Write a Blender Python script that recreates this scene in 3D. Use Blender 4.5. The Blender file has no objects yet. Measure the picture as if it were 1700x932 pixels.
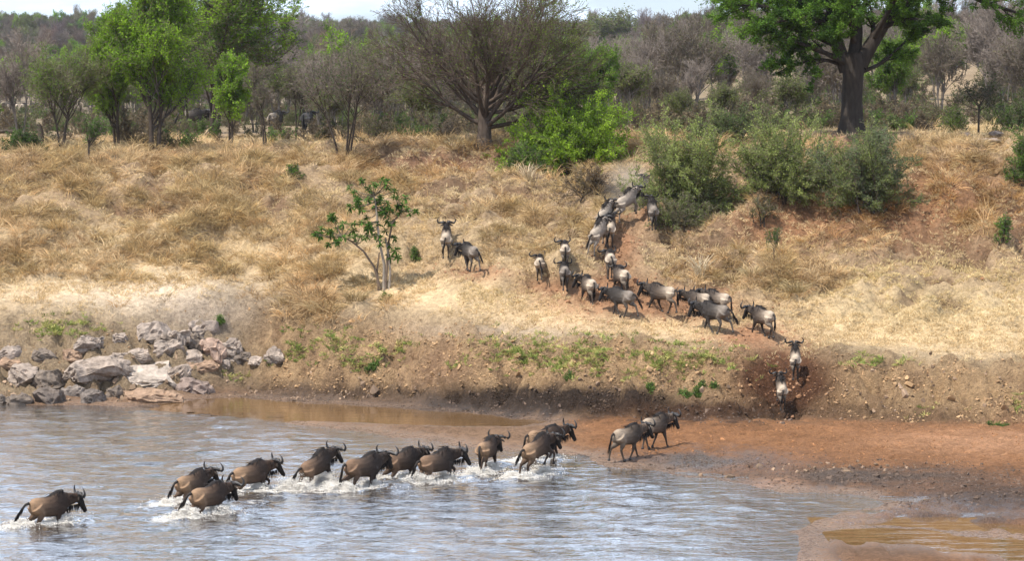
import bpy, bmesh, math, random
import numpy as np
from mathutils import Vector, Matrix

# ------------------------------------------------------------------ camera, sky, sun, exposure
SC = bpy.context.scene
COL = SC.collection
F_PX, CX, CY, YH, CAM_H = 4500.0, 850.0, 466.0, 130.0, 12.5
PITCH = math.atan((CY - YH) / F_PX)

cam_d = bpy.data.cameras.new("camera")
cam = bpy.data.objects.new("camera", cam_d)
COL.objects.link(cam)
cam.location = (0, 0, CAM_H)
cam.rotation_euler = (math.radians(90) - PITCH, 0, 0)
cam_d.sensor_fit = 'HORIZONTAL'
cam_d.sensor_width = 36.0
cam_d.lens = 36.0 * F_PX / 1700.0
cam_d.clip_start = 0.5
cam_d.clip_end = 6000
SC.camera = cam

SUN_EL = math.radians(60)
SUN_AZ = math.atan2(-0.62, -0.42)            # clockwise from +Y, towards the sun
to_sun = Vector((math.sin(SUN_AZ) * math.cos(SUN_EL), math.cos(SUN_AZ) * math.cos(SUN_EL), math.sin(SUN_EL)))
sun_d = bpy.data.lights.new("sun", 'SUN')
sun_d.energy = 5.0
sun_d.angle = math.radians(0.9)
sun_d.color = (1.0, 0.955, 0.88)
sun = bpy.data.objects.new("sun", sun_d)
COL.objects.link(sun)
sun.location = (0, 0, 200)
sun.rotation_euler = (-to_sun).to_track_quat('-Z', 'Y').to_euler()

world = bpy.data.worlds.new("World")
SC.world = world
world.use_nodes = True
wt = world.node_tree
wt.nodes.clear()
w_out = wt.nodes.new('ShaderNodeOutputWorld')
w_bg = wt.nodes.new('ShaderNodeBackground')
w_bg.inputs['Strength'].default_value = 0.062
w_sky = wt.nodes.new('ShaderNodeTexSky')
w_sky.sky_type = 'NISHITA'
w_sky.sun_disc = False
w_sky.sun_elevation = SUN_EL
w_sky.sun_rotation = SUN_AZ
w_sky.air_density = 1.0
w_sky.dust_density = 1.5
w_tc = wt.nodes.new('ShaderNodeTexCoord')
w_sep = wt.nodes.new('ShaderNodeSeparateXYZ')
wt.links.new(w_tc.outputs['Generated'], w_sep.inputs[0])
def w_math(op, a, b, clamp=False):
    n = wt.nodes.new('ShaderNodeMath'); n.operation = op; n.use_clamp = clamp
    for k, v in enumerate((a, b)):
        if isinstance(v, (int, float)): n.inputs[k].default_value = v
        else: wt.links.new(v, n.inputs[k])
    return n.outputs[0]
w_h = w_math('ADD', w_math('MAXIMUM', w_sep.outputs['Z'], 0.0), 0.16)
w_cmb = wt.nodes.new('ShaderNodeCombineXYZ')
wt.links.new(w_math('DIVIDE', w_sep.outputs['X'], w_h), w_cmb.inputs['X'])
wt.links.new(w_math('DIVIDE', w_sep.outputs['Y'], w_h), w_cmb.inputs['Y'])
w_no = wt.nodes.new('ShaderNodeTexNoise')
w_no.inputs['Scale'].default_value = 1.15
w_no.inputs['Detail'].default_value = 7
w_no.inputs['Roughness'].default_value = 0.58
wt.links.new(w_cmb.outputs[0], w_no.inputs['Vector'])
# cover: nearly closed low down, broken overhead
w_thr = w_math('ADD', w_math('MULTIPLY', w_sep.outputs['Z'], 0.26), 0.27)
w_cl = w_math('MULTIPLY', w_math('SUBTRACT', w_no.outputs['Fac'], w_thr), 6.5, True)
w_mix = wt.nodes.new('ShaderNodeMixRGB')
# dull haze-veiled cloud at the horizon, sunlit cloud higher up
w_cc = wt.nodes.new('ShaderNodeMixRGB')
w_cc.inputs['Color1'].default_value = (8.6, 10.2, 11.6, 1)
w_cc.inputs['Color2'].default_value = (19.0, 22.6, 28.5, 1)
w_no2 = wt.nodes.new('ShaderNodeTexNoise'); w_no2.inputs['Scale'].default_value = 2.3; w_no2.inputs['Detail'].default_value = 5
wt.links.new(w_cmb.outputs[0], w_no2.inputs['Vector'])
w_f = w_math('ADD', w_math('MULTIPLY', w_sep.outputs['Z'], 4.0), w_math('MULTIPLY', w_math('SUBTRACT', w_no2.outputs['Fac'], 0.45), 2.2), True)
wt.links.new(w_f, w_cc.inputs['Fac']); wt.links.new(w_cc.outputs['Color'], w_mix.inputs['Color2'])
wt.links.new(w_cl, w_mix.inputs['Fac'])
wt.links.new(w_sky.outputs['Color'], w_mix.inputs['Color1'])
wt.links.new(w_mix.outputs['Color'], w_bg.inputs['Color'])
wt.links.new(w_bg.outputs['Background'], w_out.inputs['Surface'])

SC.view_settings.view_transform = 'Standard'
SC.view_settings.look = 'None'
SC.view_settings.exposure = 0.52
SC.view_settings.gamma = 1.0
try:
    SC.cycles.use_denoising = True
    SC.cycles.denoising_prefilter = 'ACCURATE'
    SC.cycles.max_bounces = 6
    SC.cycles.diffuse_bounces = 2
    SC.cycles.transparent_max_bounces = 8
except Exception:
    pass

rng = np.random.default_rng(7)

# ------------------------------------------------------------------ helpers: properties and meshes
def tag(o, label=None, cat=None, group=None, kind=None):
    if label: o['label'] = label
    if cat: o['category'] = cat
    if group: o['group'] = group
    if kind: o['kind'] = kind
    return o

def empty(name, loc, rz=0.0):
    o = bpy.data.objects.new(name, None)
    COL.objects.link(o)
    o.empty_display_size = 0.3
    o.location = loc
    o.rotation_euler = (0, 0, rz)
    return o

def mesh_from(name, V, F, colors=None, smooth=True, attrs=None):
    """V (n,3); F list of int arrays, each (m,k); colors (n,3)"""
    me = bpy.data.meshes.new(name)
    V = np.asarray(V, dtype=np.float32)
    if not isinstance(F, (list, tuple)): F = [F]
    F = [np.asarray(f, dtype=np.int32) for f in F if len(f)]
    nl = sum(f.size for f in F); nf = sum(len(f) for f in F)
    me.vertices.add(len(V)); me.vertices.foreach_set('co', V.ravel())
    me.loops.add(nl); me.polygons.add(nf)
    me.loops.foreach_set('vertex_index', np.concatenate([f.ravel() for f in F]))
    starts = []; s = 0
    for f in F:
        k = f.shape[1]
        starts.append(s + np.arange(len(f)) * k); s += f.size
    me.polygons.foreach_set('loop_start', np.concatenate(starts).astype(np.int32))
    me.polygons.foreach_set('use_smooth', np.full(nf, smooth, dtype=bool))
    if colors is not None:
        a = me.color_attributes.new('Col', 'FLOAT_COLOR', 'POINT')
        c = np.ones((len(V), 4), dtype=np.float32); c[:, :3] = colors
        a.data.foreach_set('color', c.ravel())
    if attrs:
        for k, v in attrs.items():
            a = me.attributes.new(k, 'FLOAT', 'POINT')
            a.data.foreach_set('value', np.asarray(v, dtype=np.float32))
    me.update(calc_edges=True)
    me.validate()
    return me

def obj(name, me, mat, parent=None, loc=None):
    o = bpy.data.objects.new(name, me)
    COL.objects.link(o)
    if mat is not None and len(me.materials) == 0: me.materials.append(mat)
    if parent is not None: o.parent = parent
    if loc is not None: o.location = loc
    return o

class Geo:
    def __init__(s): s.V = []; s.F = {}; s.C = []; s.n = 0
    def add(s, V, F, C):
        V = np.asarray(V, float)
        s.V.append(V); F = np.asarray(F)
        s.F.setdefault(F.shape[1], []).append(F + s.n)
        C = np.asarray(C, float)
        if C.ndim == 1: C = np.tile(C, (len(V), 1))
        s.C.append(C); s.n += len(V)
    def mesh(s, name, smooth=True):
        return mesh_from(name, np.concatenate(s.V), [np.concatenate(f) for f in s.F.values()], np.concatenate(s.C), smooth)

def unit(a): return a / np.maximum(np.linalg.norm(a, axis=-1, keepdims=True), 1e-9)

def prisms(P0, P1, R0, R1, sides=3):
    P0 = np.asarray(P0, float); P1 = np.asarray(P1, float)
    n = len(P0); d = unit(P1 - P0)
    ref = np.where(np.abs(d[:, 2:3]) > 0.9, np.array([[1., 0, 0]]), np.array([[0, 0, 1.]]))
    a = unit(np.cross(d, ref)); b = np.cross(d, a)
    ang = np.arange(sides) * 2 * np.pi / sides
    ca, sa = np.cos(ang), np.sin(ang)
    ring = a[:, None, :] * ca[None, :, None] + b[:, None, :] * sa[None, :, None]
    V = np.concatenate([P0[:, None] + ring * np.asarray(R0)[:, None, None], P1[:, None] + ring * np.asarray(R1)[:, None, None]], 1)
    i = np.arange(sides); j = (i + 1) % sides
    f = np.stack([i, j, j + sides, i + sides], 1)
    F = (np.arange(n) * 2 * sides)[:, None, None] + f[None]
    return V.reshape(-1, 3), F.reshape(-1, 4)

def tube(path, rad, sides=8, cap=True, rad2=None, up=(0, 1, 0)):
    """closed loft along path; rad = radius along the side axis, rad2 = along the other"""
    path = np.asarray(path, float); n = len(path)
    rad = np.broadcast_to(np.asarray(rad, float), (n,)); rad2 = rad if rad2 is None else np.asarray(rad2, float)
    t = np.gradient(path, axis=0); t = unit(t)
    up = np.asarray(up, float)
    a = up - t * (t @ up)[:, None]
    bad = np.linalg.norm(a, axis=1) < 0.15
    if bad.any():
        u2 = np.array([1., 0.3, 0]); a[bad] = u2 - t[bad] * (t[bad] @ u2)[:, None]
    a = unit(a); b = np.cross(t, a)
    ang = np.arange(sides) * 2 * np.pi / sides
    V = path[:, None] + a[:, None] * (np.cos(ang)[None, :, None] * rad[:, None, None]) + b[:, None] * (np.sin(ang)[None, :, None] * rad2[:, None, None])
    V = V.reshape(-1, 3)
    i = np.arange(sides); j = (i + 1) % sides
    f = np.stack([i, j, j + sides, i + sides], 1)
    F = (np.arange(n - 1) * sides)[:, None, None] + f[None]
    F = F.reshape(-1, 4)
    if cap:
        V = np.concatenate([V, path[:1], path[-1:]])
        c0, c1 = n * sides, n * sides + 1
        T0 = np.stack([j, i, np.full(sides, c0), np.full(sides, c0)], 1)[:, :3]
        T1 = np.stack([i + (n - 1) * sides, j + (n - 1) * sides, np.full(sides, c1)], 1)
        return V, F, np.concatenate([T0, T1])
    return V, F, np.zeros((0, 3), int)

def hash2(i, j, seed):
    h = np.sin(i * 127.1 + j * 311.7 + seed * 74.7) * 43758.5453
    return h - np.floor(h)
def vnoise(x, y, seed=0.0):
    xi = np.floor(x); yi = np.floor(y); fx = x - xi; fy = y - yi
    fx = fx * fx * (3 - 2 * fx); fy = fy * fy * (3 - 2 * fy)
    a = hash2(xi, yi, seed); b = hash2(xi + 1, yi, seed); c = hash2(xi, yi + 1, seed); d = hash2(xi + 1, yi + 1, seed)
    return (a + (b - a) * fx) * (1 - fy) + (c + (d - c) * fx) * fy
def fbm(x, y, seed=0.0, oct=4, gain=0.5):
    s = 0; a = 1; t = 0
    for o in range(oct):
        s = s + a * vnoise(x * 2 ** o + 17.3 * o, y * 2 ** o - 9.1 * o, seed + o * 3.7); t += a; a *= gain
    return s / t
def sstep(a, b, x):
    t = np.clip((x - a) / (b - a), 0, 1); return t * t * (3 - 2 * t)

# ------------------------------------------------------------------ photo <-> world
SP, CP = math.sin(PITCH), math.cos(PITCH)
def ray(px, py):
    u = (np.asarray(px, float) - CX) / F_PX; v = (np.asarray(py, float) - CY) / F_PX
    yy = CP - v * SP; zz = -SP - v * CP
    return u / yy, zz / yy                      # X/Y and (Z-H)/Y
def proj(X, Y, Z):
    dz = Z - CAM_H
    f = Y * CP - dz * SP; up = Y * SP + dz * CP
    return CX + F_PX * X / f, CY - F_PX * up / f
def at_plane(px, py, z=0.0):
    sx, sz = ray(px, py)
    Y = (z - CAM_H) / sz
    return sx * Y, Y

# ------------------------------------------------------------------ terrain
PROFILE = {
 -400: [(666,104.8),(590,107.2),(530,109.3),(430,114.2),(350,118.5),(270,124),(258,130),(235,145),(200,220),(185,450)],
 0:    [(666,104.8),(600,107.0),(535,109.2),(430,114.2),(350,118.5),(275,123.8),(258,130),(235,145),(200,220),(186,450)],
 200:  [(664,105.1),(605,106.8),(550,108.6),(470,112.2),(370,117.6),(282,123.4),(266,129),(238,143),(202,220),(184,450)],
 400:  [(655,106.9),(612,107.9),(560,109.0),(505,110.8),(440,113.8),(360,118.4),(292,123.4),(266,130),(236,145),(200,220),(180,450)],
 600:  [(668,104.1),(642,104.7),(572,106.4),(548,107.6),(510,109.2),(440,112.6),(380,116.3),(310,121.6),(287,124),(247,129),(232,138),(205,220),(175,450)],
 800:  [(684,101.3),(655,101.9),(585,103.3),(565,104.6),(530,106.6),(450,110.4),(400,113.4),(315,120.6),(288,124),(243,127.5),(230,138),(205,220),(175,450)],
 1000: [(695,97.6),(655,98.6),(582,100.6),(558,102.7),(510,106),(450,110),(400,113.2),(330,119),(290,123),(250,128),(228,138),(195,220),(170,400)],
 1200: [(700,96.5),(660,97.5),(588,99.9),(555,103),(500,107.2),(450,110.5),(400,113),(350,115.5),(300,119),(245,126),(217,138),(180,200),(140,260)],
 1400: [(705,95.8),(665,96.9),(596,99.4),(560,102.5),(500,107),(440,111),(390,113.2),(330,115.4),(290,117.6),(245,122),(218,132),(195,180),(130,260)],
 1600: [(712,94.6),(672,96),(604,98.9),(570,101.3),(500,106.5),(430,111),(360,113.7),(290,115.7),(262,117.5),(238,124),(220,134),(195,180),(128,260)],
 2100: [(716,94.2),(680,95.4),(610,98.6),(575,101),(500,106.5),(425,111),(350,113.7),(280,115.7),(255,117.5),(236,124),(220,134),(190,180),(125,260)],
}
PK = sorted(PROFILE)
YS = np.concatenate([np.arange(90, 150, 0.25), np.arange(150, 500, 5.0), np.arange(500, 6001, 50.0)])
_tab = []
_foot = []
for k in PK:
    pts = PROFILE[k]
    ys = []; zs = []
    for py, D in pts:
        _, sz = ray(k, py); ys.append(D); zs.append(CAM_H + D * sz)
    _foot.append(ys[0])
    last = zs[-1]
    rid = 33.0
    ext = [(700, 14.0), (900, 22.0), (1150, rid), (1500, rid - 4), (3000, 20), (6000, 10)]
    if ys[-1] < 300:
        ext = [(330, 14.5), (450, 15.5)] + [(700, 21.0), (900, 27.0), (1150, rid + 2)] + ext[3:]
    for e in ext: ys.append(e[0]); zs.append(e[1])
    z = np.interp(YS, ys, zs)
    # light smoothing of the profile in the near part
    zz = np.concatenate([np.full(4, z[0]), z, np.full(4, z[-1])])
    ker = np.array([1, 2, 3, 2, 1.]); ker /= ker.sum()
    sm = np.convolve(zz, ker, 'same')[4:-4]
    nn = np.searchsorted(YS, 149)
    z[:nn] = sm[:nn]
    _tab.append(z)
TAB = np.array(_tab); PKA = np.array(PK, float); FOOT = np.array(_foot)

RIVER = [(-900,1500),(-900,672),(0,672),(60,674),(130,673),(200,676),(260,672),(330,664),(400,661),(470,668),(560,672),(640,679),(720,683),(800,690),(850,696),(905,701),
         (860,708),(780,708),(700,706),(620,703),(540,700),(490,700),(478,702),(500,707),(560,712),(620,721),(700,731),(760,741),(830,747),(900,752),(955,757),(985,766),(1015,775),
         (1080,779),(1120,788),(1180,796),(1240,806),(1300,818),(1360,817),(1430,824),(1462,836),(1440,845),(1390,852),(1372,862),(1335,872),(1318,884),(1345,893),(1335,905),(1318,916),(1332,936),(1300,1000),(1250,1500)]
POOL = [(1352,888),(1400,880),(1450,876),(1530,880),(1600,891),(1660,899),(1720,905),(1850,912),(1850,940),(1760,930),(1690,925),(1620,917),(1540,908),(1470,897),(1410,893)]
def poly_world(P): 
    a = np.array([at_plane(*p) for p in P]); return a
RW = poly_world(RIVER); PW = poly_world(POOL)
def poly_sd(X, Y, P):
    """signed distance, negative inside"""
    d = np.full(X.shape, 1e9); ins = np.zeros(X.shape, bool)
    n = len(P)
    for i in range(n):
        ax, ay = P[i]; bx, by = P[(i + 1) % n]
        ex, ey = bx - ax, by - ay
        t = np.clip(((X - ax) * ex + (Y - ay) * ey) / (ex * ex + ey * ey + 1e-12), 0, 1)
        d = np.minimum(d, np.hypot(X - ax - t * ex, Y - ay - t * ey))
        c = (ay > Y) != (by > Y)
        with np.errstate(divide='ignore', invalid='ignore'):
            xi = (bx - ax) * (Y - ay) / (by - ay + 1e-12) + ax
        ins ^= c & (X < xi)
    return np.where(ins, -d, d)

def water_sd(X, Y):
    sh = (X.shape)
    sd = np.full(sh, 99.0)
    m = (Y > -200) & (Y < 112)
    if m.any():
        x, y = X[m], Y[m]
        j = (vnoise(x * 1.3, y * 0.8, 5) - 0.5) * 0.9 + (vnoise(x * 4, y * 2.4, 8) - 0.5) * 0.35
        sd[m] = np.minimum(poly_sd(x, y, RW), poly_sd(x, y, PW) * 0.8) + j * 0.6
    return sd

def bump_ell(px, py, cx, cy, rx, ry):
    q = ((px - cx) / rx) ** 2 + ((py - cy) / ry) ** 2
    return np.exp(-q * 1.6)

def terrain(X, Y, full=False):
    X = np.asarray(X, float); Y = np.asarray(Y, float)
    shp = np.broadcast(X, Y).shape
    X = np.broadcast_to(X, shp).astype(float); Y = np.broadcast_to(Y, shp).astype(float)
    Yc = np.maximum(Y, 60.0)
    pxc = np.clip(CX + F_PX * X / Yc, PKA[0], PKA[-1])
    ki = np.clip(np.searchsorted(PKA, pxc, side='right') - 1, 0, len(PKA) - 2)
    t = (pxc - PKA[ki]) / (PKA[ki + 1] - PKA[ki]); t = t * t * (3 - 2 * t)
    yi = np.clip(np.interp(Y, YS, np.arange(len(YS))), 0, len(YS) - 1.001)
    y0 = yi.astype(int); fy = yi - y0
    def lk(k): return TAB[k, y0] * (1 - fy) + TAB[k, y0 + 1] * fy
    zp = lk(ki) * (1 - t) + lk(ki + 1) * t
    foot = FOOT[ki] * (1 - t) + FOOT[ki + 1] * t
    foot = foot + (fbm(X * 0.35, X * 0 + 3, 3, 3) - 0.5) * 1.1
    sd = water_sd(X, Y)
    zl = np.where(sd > 0, 0.34 * (1 - np.exp(-sd / 3.2)), -0.7 * (1 - np.exp(np.minimum(sd, 0) / 2.5)))
    b = Y - foot                                     # metres behind the bank's foot
    w = sstep(-0.4, 1.0, b)
    z = zl * (1 - w) + np.maximum(zp, zl * 0.6 + 0.02) * w
    px0, py0 = proj(X, np.maximum(Y, 30), z)
    # gully where the animals climb out
    g = np.exp(-((px0 - 1305) / 56) ** 2) * sstep(0, 2.5, b) * sstep(7.5, 3.0, b)
    z = z - 1.0 * g
    g2 = np.exp(-((px0 - 735) / 60) ** 2) * sstep(0, 1.5, b) * sstep(5.0, 2.0, b)
    z = z - 0.5 * g2
    # ruggedness
    face = sstep(0.0, 0.8, b) * sstep(6.5, 3.0, b)
    slope = sstep(6, 10, b) * sstep(40, 25, b)
    near = (Y < 160)
    n1 = fbm(X * 0.45, Y * 0.6, 21, 3) - 0.5
    n2 = fbm(X * 1.5, Y * 1.7, 31, 3) - 0.5
    n3 = fbm(X * 4.0, Y * 4.4, 41, 2) - 0.5
    rdg = np.abs(fbm(X * 1.1 + 0.5 * Y, Y * 0.7, 51, 3) - 0.5) * 2
    z = z + near * (face * (0.8 * n1 + 0.8 * n2 + 0.6 * n3 - 0.75 * (0.30 - rdg) - 0.30 * np.abs(fbm(X * 2.6 + Y, Y * 1.6, 57, 2) - .5) * 2) + slope * (0.9 * n1 + 0.7 * n2 + 0.2 * n3 + 2.1 * np.clip(fbm(X * 0.75, Y * 0.8, 401, 3) - .5, -.16, .16)))
    hollow = slope * near * (bump_ell(px0, py0, 300, 430, 130, 30) * -0.35 + bump_ell(px0, py0, 560, 490, 75, 40) * 0.7)
    z = z + hollow
    low = sstep(1.2, 0.0, b) * sstep(0.05, 1.2, sd)
    z = z + low * (0.07 * n2 + 0.24 * np.minimum(fbm(X * 4.2, Y * 3.0, 61, 2) - 0.5, .06)) * (Y > 40)
    # thin sheets of water lying on the mud flat
    flat = bump_ell(px0, py0, 1400, 838, 330, 26) + bump_ell(px0, py0, 1620, 872, 160, 20) + .8 * bump_ell(px0, py0, 1130, 790, 120, 12)
    z = z - low * 0.30 * np.clip(flat * 1.4, 0, 1) * sstep(.46, .60, fbm(X * .42, Y * .95, 63, 3)) * (Y > 40) * (Y < 100)
    hp = low * (py0 > 735) * (Y > 40)
    z = z - hp * 0.07 * sstep(.60, .72, fbm(X * 2.6, Y * 1.9, 65, 2)) * (sd > .3)
    # far hills are rolling
    far = sstep(200, 500, Y)
    z = z + far * (fbm(X * 0.006, Y * 0.006, 71, 3) - 0.5) * 14 * sstep(300, 1100, Y)
    # the near bank, under the camera
    nb = sstep(26, 4, Y)
    z = z * (1 - nb) + nb * (10.4 + 0.6 * (fbm(X * .2, Y * .2, 81, 3) - .5))
    if full: return z, dict(b=b, sd=sd, face=face, slope=slope, low=low, n1=n1, n2=n2, n3=n3)
    return z

def hit(px, py, dmin=60.0, dmax=1400.0):
    """where the line of sight of a photo pixel meets the ground: a world point"""
    sx, sz = ray(px, py)
    for a, b_, st in ((dmin, 170, 0.12), (170, dmax, 2.0)):
        D = np.arange(a, b_, st)
        if not len(D): continue
        zt = terrain(sx * D, D); zr = CAM_H + sz * D
        k = np.nonzero(zr <= zt)[0]
        if len(k):
            d = D[k[0]]
            return Vector((float(sx * d), float(d), float(zt[k[0]])))
    d = 300.0
    return Vector((float(sx * d), d, float(terrain(np.array([sx * d]), np.array([d]))[0])))
def on(px, D):
    """ground point in the direction of photo column px at distance D"""
    x = (px - CX) / F_PX * D
    return Vector((float(x), float(D), float(terrain(np.array([x]), np.array([D]))[0])))
def ppm(D): return F_PX / D

# ------------------------------------------------------------------ materials
def new_mat(name):
    m = bpy.data.materials.new(name); m.use_nodes = True
    nt = m.node_tree; nt.nodes.clear()
    return m, nt, nt.nodes.new('ShaderNodeOutputMaterial')
def L(nt, a, b): nt.links.new(a, b)
def noise_node(nt, scale, detail=4, rough=0.6, vec=None, dist=0.0):
    n = nt.nodes.new('ShaderNodeTexNoise'); n.inputs['Scale'].default_value = scale
    n.inputs['Detail'].default_value = detail; n.inputs['Roughness'].default_value = rough
    n.inputs['Distortion'].default_value = dist
    if vec is not None: L(nt, vec, n.inputs['Vector'])
    return n
def math_node(nt, op, a, b=None):
    n = nt.nodes.new('ShaderNodeMath'); n.operation = op
    for i, v in enumerate((a, b)):
        if v is None: continue
        if isinstance(v, (int, float)): n.inputs[i].default_value = v
        else: L(nt, v, n.inputs[i])
    return n.outputs[0]
def map_range(nt, v, a, b, c, d):
    n = nt.nodes.new('ShaderNodeMapRange')
    L(nt, v, n.inputs['Value'])
    for k, x in zip(('From Min', 'From Max', 'To Min', 'To Max'), (a, b, c, d)): n.inputs[k].default_value = x
    return n.outputs['Result']
def scale_col(nt, col, fac):
    n = nt.nodes.new('ShaderNodeVectorMath'); n.operation = 'SCALE'
    L(nt, col, n.inputs[0])
    if isinstance(fac, (int, float)): n.inputs['Scale'].default_value = fac
    else: L(nt, fac, n.inputs['Scale'])
    return n.outputs[0]

def attr_mat(name, rough=0.9, scale=6.0, amp=0.25, bump=0.0, bscale=20.0, spec=0.2, stretch=None, detail=5):
    """colour from the mesh's own Col attribute, varied by noise"""
    m, nt, out = new_mat(name)
    b = nt.nodes.new('ShaderNodeBsdfPrincipled')
    a = nt.nodes.new('ShaderNodeAttribute'); a.attribute_name = 'Col'
    tc = nt.nodes.new('ShaderNodeTexCoord'); vec = tc.outputs['Object']
    if stretch:
        mp = nt.nodes.new('ShaderNodeMapping'); mp.inputs['Scale'].default_value = stretch
        L(nt, vec, mp.inputs['Vector']); vec = mp.outputs['Vector']
    n = noise_node(nt, scale, detail, 0.65, vec)
    f = map_range(nt, n.outputs['Fac'], 0.25, 0.75, 1 - amp, 1 + amp)
    L(nt, scale_col(nt, a.outputs['Color'], f), b.inputs['Base Color'])
    b.inputs['Roughness'].default_value = rough
    b.inputs['Specular IOR Level'].default_value = spec
    if bump:
        n2 = noise_node(nt, bscale, 6, 0.65, vec)
        bp = nt.nodes.new('ShaderNodeBump'); bp.inputs['Strength'].default_value = 1.0
        bp.inputs['Distance'].default_value = bump
        L(nt, n2.outputs['Fac'], bp.inputs['Height']); L(nt, bp.outputs['Normal'], b.inputs['Normal'])
    L(nt, b.outputs['BSDF'], out.inputs['Surface'])
    return m

def leaf_mat(name, trans=0.45, tint=False, rough=0.6):
    m, nt, out = new_mat(name)
    a = nt.nodes.new('ShaderNodeAttribute'); a.attribute_name = 'Col'
    col = a.outputs['Color']
    if tint:
        ti = nt.nodes.new('ShaderNodeAttribute'); ti.attribute_name = 'tint'; ti.attribute_type = 'INSTANCER'
        mx = nt.nodes.new('ShaderNodeVectorMath'); mx.operation = 'MULTIPLY'
        L(nt, col, mx.inputs[0]); L(nt, ti.outputs['Vector'], mx.inputs[1]); col = mx.outputs[0]
    b = nt.nodes.new('ShaderNodeBsdfPrincipled')
    b.inputs['Roughness'].default_value = rough; b.inputs['Specular IOR Level'].default_value = 0.07
    L(nt, col, b.inputs['Base Color'])
    if trans > 0:
        t = nt.nodes.new('ShaderNodeBsdfTranslucent'); L(nt, col, t.inputs['Color'])
        mix = nt.nodes.new('ShaderNodeMixShader'); mix.inputs['Fac'].default_value = trans
        L(nt, b.outputs['BSDF'], mix.inputs[1]); L(nt, t.outputs['BSDF'], mix.inputs[2])
        L(nt, mix.outputs['Shader'], out.inputs['Surface'])
    else:
        L(nt, b.outputs['BSDF'], out.inputs['Surface'])
    return m

M_leaf = leaf_mat('leaf')
M_leaf_i = leaf_mat('leaf_scattered', tint=True)
M_grass = leaf_mat('dry_blade', 0.3, tint=True, rough=0.8)
M_blade = leaf_mat('dry_blade_single', 0.3, rough=0.8)
M_bark = attr_mat('bark', 0.95, 9.0, 0.35, 0.02, 30.0, 0.1, stretch=(1, 1, 0.25))
M_twig = leaf_mat('twig', 0.0, rough=0.9)
M_twig_i = leaf_mat('twig_scattered', 0.0, tint=True, rough=0.9)
M_hide = attr_mat('hide', 0.7, 9.0, 0.30, 0.012, 45.0, 0.12, stretch=(0.6, 1, 1))
M_hair = leaf_mat('hair', 0.1, rough=0.7)
M_horn = attr_mat('horn', 0.5, 12.0, 0.2, 0.0, 10, 0.4)
M_rock = attr_mat('rock', 0.95, 3.5, 0.5, 0.09, 7.0, 0.08, detail=8)
M_foam = attr_mat('foam', 0.45, 9.0, 0.06, 0.0, 10, 0.4)

def ground_mat():
    m, nt, out = new_mat('ground')
    b = nt.nodes.new('ShaderNodeBsdfPrincipled')
    a = nt.nodes.new('ShaderNodeAttribute'); a.attribute_name = 'Col'
    w = nt.nodes.new('ShaderNodeAttribute'); w.attribute_name = 'wet'
    g = nt.nodes.new('ShaderNodeAttribute'); g.attribute_name = 'rugged'
    tc = nt.nodes.new('ShaderNodeTexCoord')
    n0 = noise_node(nt, 0.9, 6, 0.65, tc.outputs['Object'])
    n1 = noise_node(nt, 5.5, 8, 0.7, tc.outputs['Object'])
    n2 = noise_node(nt, 22.0, 4, 0.7, tc.outputs['Object'])
    f0 = map_range(nt, n0.outputs['Fac'], 0.3, 0.7, 0.84, 1.16)
    f1 = map_range(nt, n1.outputs['Fac'], 0.3, 0.7, 0.6, 1.3)
    f2 = map_range(nt, n2.outputs['Fac'], 0.3, 0.7, 0.8, 1.2)
    f = math_node(nt, 'MULTIPLY', math_node(nt, 'MULTIPLY', f0, f1), f2)
    L(nt, scale_col(nt, a.outputs['Color'], f), b.inputs['Base Color'])
    wr = math_node(nt, 'MULTIPLY', w.outputs['Fac'], map_range(nt, n1.outputs['Fac'], 0.38, 0.62, 1.0, 0.25))
    L(nt, map_range(nt, wr, 0, .8, 0.95, 0.08), b.inputs['Roughness'])
    L(nt, map_range(nt, wr, 0, 1, 0.1, 0.8), b.inputs['Specular IOR Level'])
    h = math_node(nt, 'ADD', math_node(nt, 'MULTIPLY', n1.outputs['Fac'], 0.16), math_node(nt, 'MULTIPLY', n2.outputs['Fac'], 0.05))
    bp = nt.nodes.new('ShaderNodeBump')
    L(nt, g.outputs['Fac'], bp.inputs['Distance']); bp.inputs['Strength'].default_value = 1.0
    L(nt, h, bp.inputs['Height']); L(nt, bp.outputs['Normal'], b.inputs['Normal'])
    L(nt, b.outputs['BSDF'], out.inputs['Surface'])
    return m
M_ground = ground_mat()

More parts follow.
